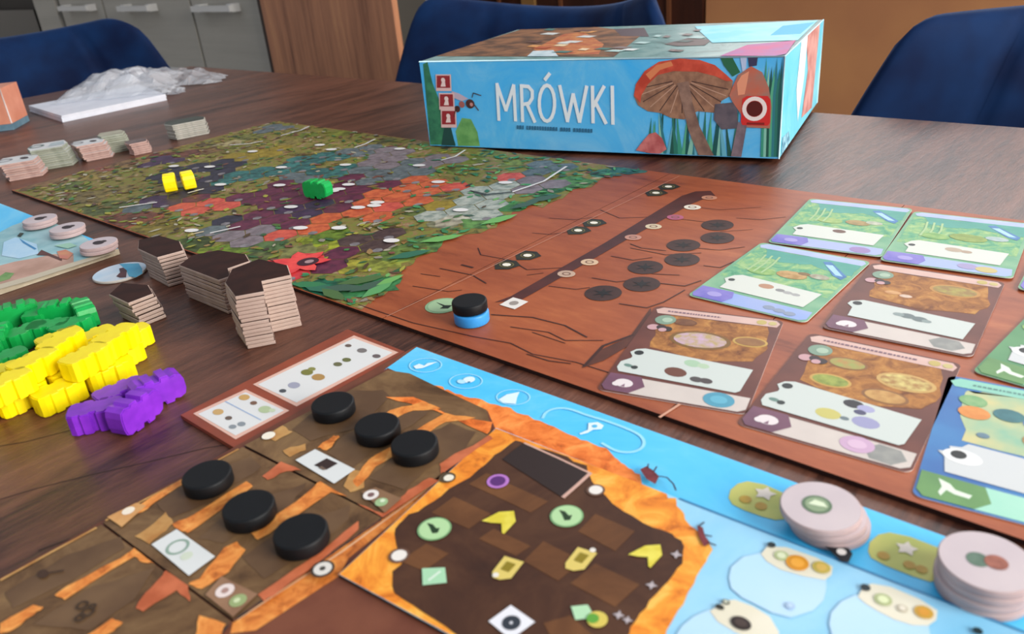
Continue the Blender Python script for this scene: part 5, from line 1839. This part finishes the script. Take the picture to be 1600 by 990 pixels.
tile_stack_top([(366, 464), (411, 456), (408, 440), (454, 430), (449, 414), (405, 404), (362, 420), (350, 442)], 14, 'the tall brown stack closest to the reference strip', (0, 0), 1)
tile_stack_top([(279, 414), (343, 437), (361, 431), (357, 419), (391, 407), (384, 396), (340, 390), (300, 398)], 10, 'the brown stack in the middle of the three', (0, 0), 2)
tile_stack_top([(216, 388), (246, 402), (287, 391), (282, 376), (250, 367), (218, 374)], 9, 'the brown stack next to the round blue token', (0.0006, 0.0), 3)
tile_stack_top([(170, 459), (201, 473), (240, 458), (232, 444), (190, 441)], 7, 'the low leaning brown stack behind the green ants', (0.0007, 0.0003), 4)


def sym_ring(pr, s):
    pr.ring((-0.35 * s, 0.1 * s), 0.26 * s, 0.10 * s, M('#6a7a78'), 1)
    pr.poly([(0.05 * s, -0.3 * s), (0.55 * s, -0.25 * s), (0.5 * s, 0.35 * s), (0.1 * s, 0.3 * s)], M('#aebabd'), 1)


def sym_dots(pr, s):
    pr.disc((0.2 * s, 0.0), 0.2 * s, M('#3a3038'), 1, 0.6)
    pr.ring((-0.4 * s, 0.1 * s), 0.25 * s, 0.08 * s, M('#8a8a90'), 1)


M_side_pink = M('#b08f86', '#c2a298', 200, 0.75, 0.2)
SL = 0.030
grp = 'small tile stacks at the far side of the board'
tile_stack((22, 283), (61, 276), 8, SL, 'pink', one_hex(SL, 0.7), M_side_pink, M_tile_white, 'the pink-edged stack nearest the second player board', (-0.0004, 0), 0.0012, 5, sym_dots)
tile_stack((70, 266), (111, 259), 10, SL, 'greygreen', one_hex(SL, 0.7), M_tile_green, M_tile_white, 'the grey-edged stack with the white ring-marked top', (-0.0005, 0.0), 0.0012, 6, sym_ring)
tile_stack((141, 252), (172, 246), 8, 0.026, 'mauve', one_hex(0.026, 0.7), M_side_pink, M_tile_white, 'the mauve-edged stack beside the ring-marked one', (-0.0006, 0), 0.0014, 7, sym_dots)
tile_stack((176, 240), (203, 235), 9, 0.022, 'olive', one_hex(0.022, 0.7), M_tile_green, M('#b4b09c', '#a09a84', 60), 'the olive-edged stack beside the mauve-edged one', (-0.0004, 0), 0.0010, 8)
tile_stack((212, 243), (236, 238), 6, 0.018, 'tiny', one_hex(0.018, 0.7), M_side_pink, M('#7a6a66', '#5a4a4a', 60), 'the lowest pinkish stack beside the olive-edged one', (-0.0003, 0), 0.0008, 9)
tile_stack((277, 219), (327, 209), 8, 0.036, 'pale', one_hex(0.036, 0.5), M('#a3a096', '#b8b4aa', 200, 0.7), M('#4a5048', '#3a4038', 60), 'the pale grey stack by the meadow corner', (-0.0003, 0), 0.0008, 10, kdep=0.5)

# ================================================================== WOODEN ANT FIGURES
half = [(-11.5, 2.6), (-10.8, 5.4), (-8.4, 6.6), (-5.8, 6.0), (-5.2, 7.0), (-1.6, 7.0), (-1.1, 5.2), (0.9, 5.2), (1.4, 7.0), (5.0, 7.0), (5.6, 5.6), (8.0, 6.2), (10.6, 5.0), (11.5, 2.4)]
ant2d = [(x / 1000, y / 1000) for x, y in half] + [(x / 1000, -y / 1000) for x, y in half[::-1]]
AT = 0.0100
_ant = {}


def ant_mesh(hexc, hex2):
    if hexc not in _ant:
        m = M(hexc, hex2, 120, 0.38, 0.45)
        mb = MB()
        n_ = len(ant2d)
        base = [Vector((x, y, -AT / 2)) for x, y in ant2d][::-1]
        mb.prism(base, UZ * AT, m)
        me = mb.mesh('ant')
        bm2 = bmesh.new()
        bm2.from_mesh(me)
        bmesh.ops.bevel(bm2, geom=[e for e in bm2.edges if abs((e.verts[0].co - e.verts[1].co).z) < 1e-6], offset=0.0005, segments=2, affect='EDGES')
        bm2.to_mesh(me)
        bm2.free()
        _ant[hexc] = me
    return _ant[hexc]


GREEN, YELLOW, PURPLE = ('#0a9a44', '#10a850'), ('#fae000', '#ffea00'), ('#7626b8', '#8a30cc')


def ant(px, yaw, pose, col, label, group, h0=0.0, world=None):
    o = bpy.data.objects.new('ant_figure', ant_mesh(*col))
    COL.objects.link(o)
    w = world if world is not None else P(px[0], px[1], h0)
    up = AT / 2 if pose == 'flat' else 0.007
    o.location = Vector((w.x, w.y, w.z + up + 0.0002))
    o.rotation_euler = (0 if pose == 'flat' else math.pi / 2, 0, yaw)
    return tag(o, label, 'game piece', group)


# yellow heap: packed rows running across the table, a few lying on top
ypoly = [(-60, 676), (20, 664), (80, 652), (140, 634), (175, 616), (222, 596), (238, 570), (214, 540), (150, 534), (96, 546), (40, 586), (-60, 630)]
rows_ = []
org = P(120, 600)
rnd = random.Random(21)
gE = math.atan2(E2.y, E2.x)
yl = 'yellow wooden ant figure lying in the yellow heap'
placed = []
for i in range(-6, 7):
    for j in range(-6, 7):
        w = org + E1 * (i * 0.0150) + E2 * (j * 0.0238 + (i % 2) * 0.0119)
        if inside(project(w), ypoly):
            w = w + Vector((rnd.uniform(-0.0005, 0.0005), rnd.uniform(-0.0005, 0.0005), 0))
            ant(None, gE + rnd.uniform(-0.05, 0.05), 'flat', YELLOW, yl, 'heap of yellow ants', 0, w)
            placed.append(w)
for px in ((104, 556), (188, 548), (62, 588), (142, 580), (18, 622)):
    w0 = P(px[0], px[1], AT)
    ant(None, gE + rnd.uniform(-0.5, 0.5), 'flat', YELLOW, 'yellow wooden ant figure resting on top of the yellow heap', 'heap of yellow ants', 0, w0 + UZ * 0.0003)
for px, yaw, pose in (((34, 508), 0.5, 'side'), ((70, 506), 1.6, 'flat'), ((104, 505), 0.2, 'side'), ((138, 506), 2.2, 'side'), ((48, 538), 0.9, 'flat'), ((84, 530), 0.1, 'flat'), ((8, 546), 1.9, 'side'), ((-24, 575), 0.6, 'side'), ((14, 582), 0.75, 'flat'), ((-28, 540), 0.2, 'flat'), ((120, 528), 1.1, 'flat')):
    ant(px, yaw, pose, GREEN, 'green wooden ant figure ' + ('standing on edge' if pose == 'side' else 'lying flat') + ' in the green heap', 'heap of green ants')
for px, yaw, pose, lab in (((158, 664), 0.25, 'flat', 'purple wooden ant figure lying flat at the end of the purple row'), ((218, 662), 1.15, 'side', 'purple wooden ant figure on edge, end pointing at the reference strip'),
                           ((196, 634), 0.75, 'flat', 'purple wooden ant figure lying between the yellow heap and the other purple ones'), ((252, 628), 0.65, 'side', 'purple wooden ant figure on edge, farthest from the yellow heap')):
    ant(px, yaw, pose, PURPLE, lab, 'purple ants beside the yellow heap')
ant((269, 297), 1.9, 'side', YELLOW, 'yellow wooden ant figure on the navy field, closer to the tile stacks', 'yellow ants on the meadow', HM + 0.0013)
ant((297, 293), 2.0, 'side', YELLOW, 'yellow wooden ant figure on the navy field, closer to the teal fields', 'yellow ants on the meadow', HM + 0.0013)
ant((499, 308), -0.5, 'side', GREEN, 'single green wooden ant figure on the plum fields of the meadow', None, HM + 0.0013)

# ================================================================== SECOND PLAYER BOARD at the left
HK = 0.0045
K = P(185, 388, HK)
b2 = thing('player_board', K - UZ * HK, 'second player board with pale cut edge, carrying three pairs of tokens', 'player board')
mb = MB()
kq = [K, K - mp_ * 0.22, K - mp_ * 0.22 - md * 0.26, K - md * 0.26]
mb.prism([p - UZ * (HK - 0.0002) for p in kq], UZ * (HK - 0.0002), M('#b8ac94', '#a89c84', 120), M_sky)
mb.build('base_sheet', b2)
zk = Z(0, 300, 6.6)
pr = Print(lambda x, y: P(x, y, HK), lift=0.0001)
pr.q = zk
for nm, pts, m in (('meadow_print', [(-200, 520), (120, 350), (260, 300), (400, 260), (560, 320), (840, 440), (1000, 560), (1180, 590), (800, 720), (300, 880), (-200, 1000)], M('#88b8c0', '#a8ccd0', 60)),
                   ('ground_print', [(-200, 900), (0, 760), (150, 720), (380, 680), (560, 640), (760, 650), (760, 740), (300, 880), (-200, 1030)], M('#b08a78', '#c8a090', 60)),
                   ('white_border', [(-200, 1010), (300, 870), (760, 725), (1190, 600), (1195, 625), (770, 765), (310, 915), (-200, 1060)], M('#c4b9a2')),
                   ('grass_print', [(0, 870), (60, 830), (150, 840), (100, 900), (0, 930)], M('#7aa060', '#5a8a4a', 120)),
                   ('cloud_print', [(40, 520), (160, 470), (380, 540), (400, 640), (200, 690), (20, 660)], M('#a8d0ea', '#c0dcee', 60)),
                   ('twig_print', [(430, 600), (520, 640), (640, 690), (640, 715), (500, 660), (380, 655)], M('#5a3430')),
                   ('twig_print', [(200, 480), (260, 520), (380, 590), (360, 600), (240, 530)], M('#3a86b8')),
                   ('mark_print', [(180, 460), (210, 425), (250, 430), (215, 470)], M('#23332c')),
                   ('flower_print', [(590, 620), (680, 600), (760, 640), (700, 700), (620, 690)], M('#d0906a', '#c87a6a', 120)),
                   ('leaf_print', [(560, 560), (720, 530), (800, 560), (700, 590)], M('#9ac8b0'))):
    pr.lift += 0.00006
    pr.poly(pts, m)
    pr.build(nm, b2)


def sym_dark(pr):
    pr.disc((0.0, 0.0), 0.0050, M('#2e2228'), 0, 0.7, 14)
    pr.disc((0.003, 0.002), 0.0026, M('#3a2c30'), 1, 0.7, 10)


g2 = 'pale tokens on the second player board'
for px, nm in (((64, 352), 'the pair at the second board\'s blue end'), ((107, 366), 'the middle pair on the second player board'), ((156, 391), 'the pair at the second board\'s corner')):
    token_stack(px, 2, ('pale token of ' + nm, 'top pale dark-marked token of ' + nm), HK + 0.0012, g2, ((0, 0), (0.0004, 0.0006)), sym_dark)

# round blue token lying on the table
p = P(187, 424, 0.002)
t = thing('round_token', p - UZ * 0.002, 'flat round blue and white token lying alone on the table', 'token')
mb = MB()
mb.lathe(p - UZ * 0.0019, [(0.0166, 0), (0.017, 0.0003), (0.017, 0.0016), (0.0166, 0.0019)], M('#c9c2b8'), 48, M('#b8cfe0', '#d4dde6', 60))
mb.build('token_disc', t)
pr = Print(lambda x, y: P(x, y, 0.002), lift=0.0001)
zo = Z(0, 300, 6.6)
pr.q = zo
pr.poly([(1230, 740), (1430, 735), (1465, 790), (1470, 840), (1400, 880), (1330, 870), (1300, 800)], M('#3f9ac0', '#56aecb', 60))
pr.build('water_print', t)
pr.poly([(1200, 870), (1240, 830), (1230, 790), (1270, 780), (1310, 810), (1300, 880), (1240, 885)], M('#3a2630', '#5a3036', 90), 1)
pr.build('insect_print', t)

# ================================================================== PAPERS, PLASTIC BAG, CORAL BOX
pl = [P(x, y, 0.009) for x, y in ((44, 165), (95, 181), (259, 147), (216, 132))]
papers = thing('paper_pad', sum(pl, Vector()) / 4 - UZ * 0.009, 'thick white paper pad lying under the crumpled plastic bag', 'paper pad')
mb = MB()
for k in range(4):
    mb = MB()
    q_ = [p - UZ * 0.009 + UZ * (0.0003 + k * 0.0022) + Vector((random.uniform(-1, 1), random.uniform(-1, 1), 0)) * 0.0008 for p in pl]
    mb.prism(q_, UZ * 0.0021, M('#e6e8f0', '#dcdfe8', 60, 0.5))
    mb.build('paper_sheet', papers)

mbag = bpy.data.materials.new('clear_plastic')
mbag.use_nodes = True
bb = mbag.node_tree.nodes['Principled BSDF']
bb.inputs['Base Color'].default_value = (0.86, 0.88, 0.92, 1)
bb.inputs['Roughness'].default_value = 0.18
bb.inputs['Alpha'].default_value = 0.4
bb.inputs['Specular IOR Level'].default_value = 0.9


def crumple(corners, nx, ny, base_h, bump, seed, edge_h):
    """crumpled sheet over a quad of table pixels; height field with folds"""
    from mathutils import noise
    cs = [P(x, y, 0.0) for x, y in corners]
    verts, faces = [], []
    for j in range(ny + 1):
        for i in range(nx + 1):
            u, v = i / nx, j / ny
            w = cs[0].lerp(cs[1], u).lerp(cs[3].lerp(cs[2], u), v)
            e = min(u, 1 - u, v, 1 - v) * 4
            e = min(1.0, e) ** 0.7
            f = abs(noise.noise(Vector((u * 4 + seed, v * 3, seed)))) * 1.6 + 0.3 * abs(noise.noise(Vector((u * 10, v * 9 + seed, 1.7))))
            zz = edge_h + e * (base_h + bump * f)
            w = w + Vector((noise.noise(Vector((u * 7, v * 7, 3.3 + seed))), noise.noise(Vector((u * 7, v * 7, 9.1 + seed))), 0)) * 0.012
            verts.append(Vector((w.x, w.y, T + zz)))
    for j in range(ny):
        for i in range(nx):
            a_ = j * (nx + 1) + i
            faces.append([a_, a_ + 1, a_ + nx + 2, a_ + nx + 1])
    return verts, faces


bagc = P(200, 140, 0.0095)
bag = thing('plastic_bag', bagc, 'crumpled clear plastic bag lying on the white paper pad', 'bag')
for nm, cor, nx, ny, bh, bp_, sd, eh in (('bag_film', [(84, 174), (264, 156), (286, 122), (134, 138)], 34, 24, 0.006, 0.016, 2.0, 0.0105), ('bag_film', [(104, 168), (258, 150), (280, 120), (146, 134)], 26, 18, 0.012, 0.012, 7.0, 0.0110), ('bag_flap', [(258, 138), (340, 131), (356, 120), (268, 106)], 22, 10, 0.003, 0.009, 4.0, 0.002), ('bag_corner', [(250, 150), (282, 149), (292, 140), (262, 132)], 8, 6, 0.002, 0.006, 5.0, 0.0015)):
    mb = MB()
    v_, f_ = crumple(cor, nx, ny, bh, bp_, sd, eh)
    mb.add(v_, f_, mbag, False)
    mb.build(nm, bag)

# coral and blue box whose corner shows at the left
cb = P(22, 203)
cu, cv = (md * 0.62 + mp_ * 0.78).normalized(), None
cv = UZ.cross(cu)
cbx = thing('cardboard_box', cb - cu * 0.08, 'small coral and blue cardboard box standing at the edge of the table', 'box')
mb = MB()
q_ = [cb - cu * 0.16, cb, cb + cv * 0.06, cb + cv * 0.06 - cu * 0.16]
mb.prism([p + UZ * 0.0003 for p in q_], UZ * 0.008, M('#5a7a8a', '#7a98a8', 60))
mb.build('box_base', cbx)
mb = MB()
mb.prism([p + UZ * 0.0085 for p in q_], UZ * 0.045, M('#d08468', '#dc9478', 40))
mb.build('box_lid', cbx)
mb = MB()
mb.tube([cb + UZ * 0.009, cb + UZ * 0.053], 0.0008, M('#e8dcd6'), 6)
mb.build('worn_edge', cbx)
